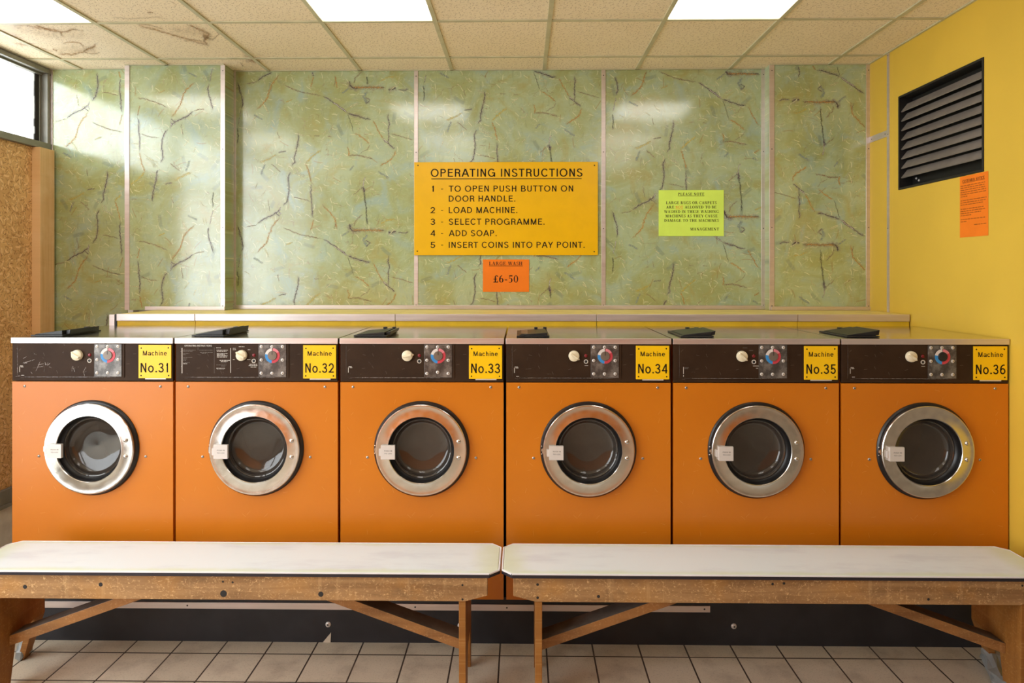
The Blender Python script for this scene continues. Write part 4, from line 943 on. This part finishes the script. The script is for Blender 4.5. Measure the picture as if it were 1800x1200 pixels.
# ================================================================== BENCHES
def bench(x0, x1, label, apron, legs, braces, wrap):
    Y0, Y1 = 2.555, 2.845; ZT = .508; loc = ((x0+x1)/2, (Y0+Y1)/2, 0)
    r = thing('bench', loc, label, 'bench', 'white padded wooden benches')
    c = .04
    def octo(e): return [(x0+c, Y0+e), (x1-c, Y0+e), (x1-e, Y0+c), (x1-e, Y1-c), (x1-c, Y1-e), (x0+c, Y1-e), (x0+e, Y1-c), (x0+e, Y0+c)]
    m = MB(); m.prism(octo(.007), 'z', .492, ZT); obj('cushion', m, 'pad', r, .004, loc)
    m = MB(); m.prism(octo(.0), 'z', .4905, .5035); obj('edge_trim', m, 'pad_trim', r, .002, loc)
    # piping around the top edge
    m = MB(); pts = octo(.0035); n = len(pts)
    for k in range(n):
        a, b = Vector(pts[k]), Vector(pts[(k+1) % n]); d = (b-a).normalized(); nn = Vector((-d.y, d.x)); R = .0036
        ring = [(R*math.cos(q*math.pi/4), R*math.sin(q*math.pi/4)) for q in range(8)]
        vs = [(p.x+nn.x*g, p.y+nn.y*g, ZT-.0032+h) for p in (a, b) for g, h in ring]
        m.add(vs, [(q, (q+1) % 8, 8+(q+1) % 8, 8+q) for q in range(8)], smooth=True)
    obj('piping', m, 'pad_piping', r, 0, loc)
    a0, a1 = apron
    m = MB(); m.prism([(a0, .488), (a0, .418), (a0+.085, .396), (a1-.085, .396), (a1, .418), (a1, .488)], 'y', 2.57, 2.59)
    # nail heads and knots
    for i, (u, v, R) in enumerate(wrap['knots']):
        p = onY(u, v, 2.57); m.lathe([(R, -.0004), (R*.8, -.0006), (0, -.0006)], p.x, p.z, 2.57, 14, 1)
    obj('front_apron', m, ['bench_front', 'mastic'], r, .002, loc)
    m = MB(); m.box(a0, a1, 2.82, 2.838, .40, .488); obj('back_apron', m, 'bench_brace', r, .002, loc)
    m = MB(); m.box(a0+.01, a1-.01, 2.592, 2.818, .47, .4895); obj('seat_board', m, 'bench_brace', r, 0, loc)
    for lx, side in legs:
        m = MB(); yf, yb = 2.578, 2.862
        if abs(side) == 2:                          # end legs: arched front foot and a raked back foot
            d = .085*side/2
            m.prism([(yf+.004, 0), (yf+.088, 0), (yf+.118, .17), (yb-.07, .2), (yb, .2), (yb, .398), (yf, .398)], 'x', lx, lx+.026)
            m.hexa([(lx+d, yb-.01, 0), (lx+.026+d, yb-.01, 0), (lx+.026+d, yb+.03, 0), (lx+d, yb+.03, 0)], [(lx, yb-.06, .2), (lx+.026, yb-.06, .2), (lx+.026, yb, .2), (lx, yb, .2)])
            m.box(lx, lx+.026, 2.5905, 2.8195, .398, .4695); obj('leg', m, 'bench_leg', r, .0015, loc); continue
        m.prism([(yf+.004, 0), (yf+.09, 0), (yf+.118, .17), (yb-.06, .17), (yb-.034, 0), (yb, 0), (yb-.0, .398), (yf, .398)], 'x', lx, lx+.026)
        m.box(lx, lx+.026, 2.5905, 2.8195, .398, .4695); obj('leg', m, 'bench_leg', r, .0015, loc)
    for xb, xt in braces:
        m = MB(); d = 1 if xt > xb else -1
        m.hexa([(xb, 2.66, .165), (xb, 2.66, .205), (xt, 2.66, .469), (xt+d*.11, 2.66, .469)], [(xb, 2.745, .165), (xb, 2.745, .205), (xt, 2.745, .469), (xt+d*.11, 2.745, .469)])
        for q in range(6):
            if m.f[q] == [1, 2, 6, 5]: m.m[q] = 1  # top face takes a darker grey-brown than the other faces
        obj('brace', m, ['bench_brace', 'grey_brown_wood'], r, .0015, loc)
    # crumpled grey plastic round the back foot
    m = MB(); rnd = random.Random(4); path = wrap['foot']; n = 10; rings = []
    for x, y, rx, h in path:
        rings.append([(x+rx*math.cos(2*math.pi*q/n)*rnd.uniform(.7, 1.2), y+rnd.uniform(-.006, .006), max(.0005, h/2+h/2*math.sin(2*math.pi*q/n)*rnd.uniform(.75, 1.15))) for q in range(n)])
    vs = [p for g in rings for p in g]; fs = [(j*n+q, j*n+(q+1) % n, (j+1)*n+(q+1) % n, (j+1)*n+q) for j in range(len(path)-1) for q in range(n)]
    fs += [tuple(range(n)), tuple(range(len(vs)-n, len(vs)))]
    m.add(vs, fs); obj('foot_wrap', m, 'grey_plastic', r, 0, loc)
bench(-2.14, -.083, 'wooden bench with white pad in front of machines No.31 to No.33', (-2.095, -.13), [(-2.046, -2), (-.239, -1)], [(-2.02, -1.28), (-.239, -.98)],
      {'knots': [(44, 1031, .008), (177, 1027, .008), (393, 1043, .013), (564, 1044, .01), (392, 1022, .004), (409, 1023, .004), (813, 1028, .004), (813, 1053, .004)], 'foot': [(-2.118, 2.845, .018, .05), (-2.118, 2.86, .026, .075), (-2.118, 2.885, .027, .075), (-2.118, 2.9, .02, .05)]})
bench(-.078, 1.985, 'wooden bench with white pad in front of machines No.34 to No.36', (-.033, 1.94), [(.05, 1), (1.865, 2)], [(.076, .82), (1.865, 1.12)],
      {'knots': [(945, 1027, .005), (945, 1050, .005), (1052, 1048, .006), (1358, 1026, .005), (1378, 1025, .005), (1632, 1053, .005), (1797, 1029, .004)], 'foot': [(1.862, 2.60, .014, .05), (1.866, 2.66, .022, .06), (1.88, 2.72, .026, .05), (1.905, 2.78, .03, .05), (1.935, 2.83, .036, .08), (1.955, 2.87, .042, .09), (1.962, 2.91, .034, .06)]})
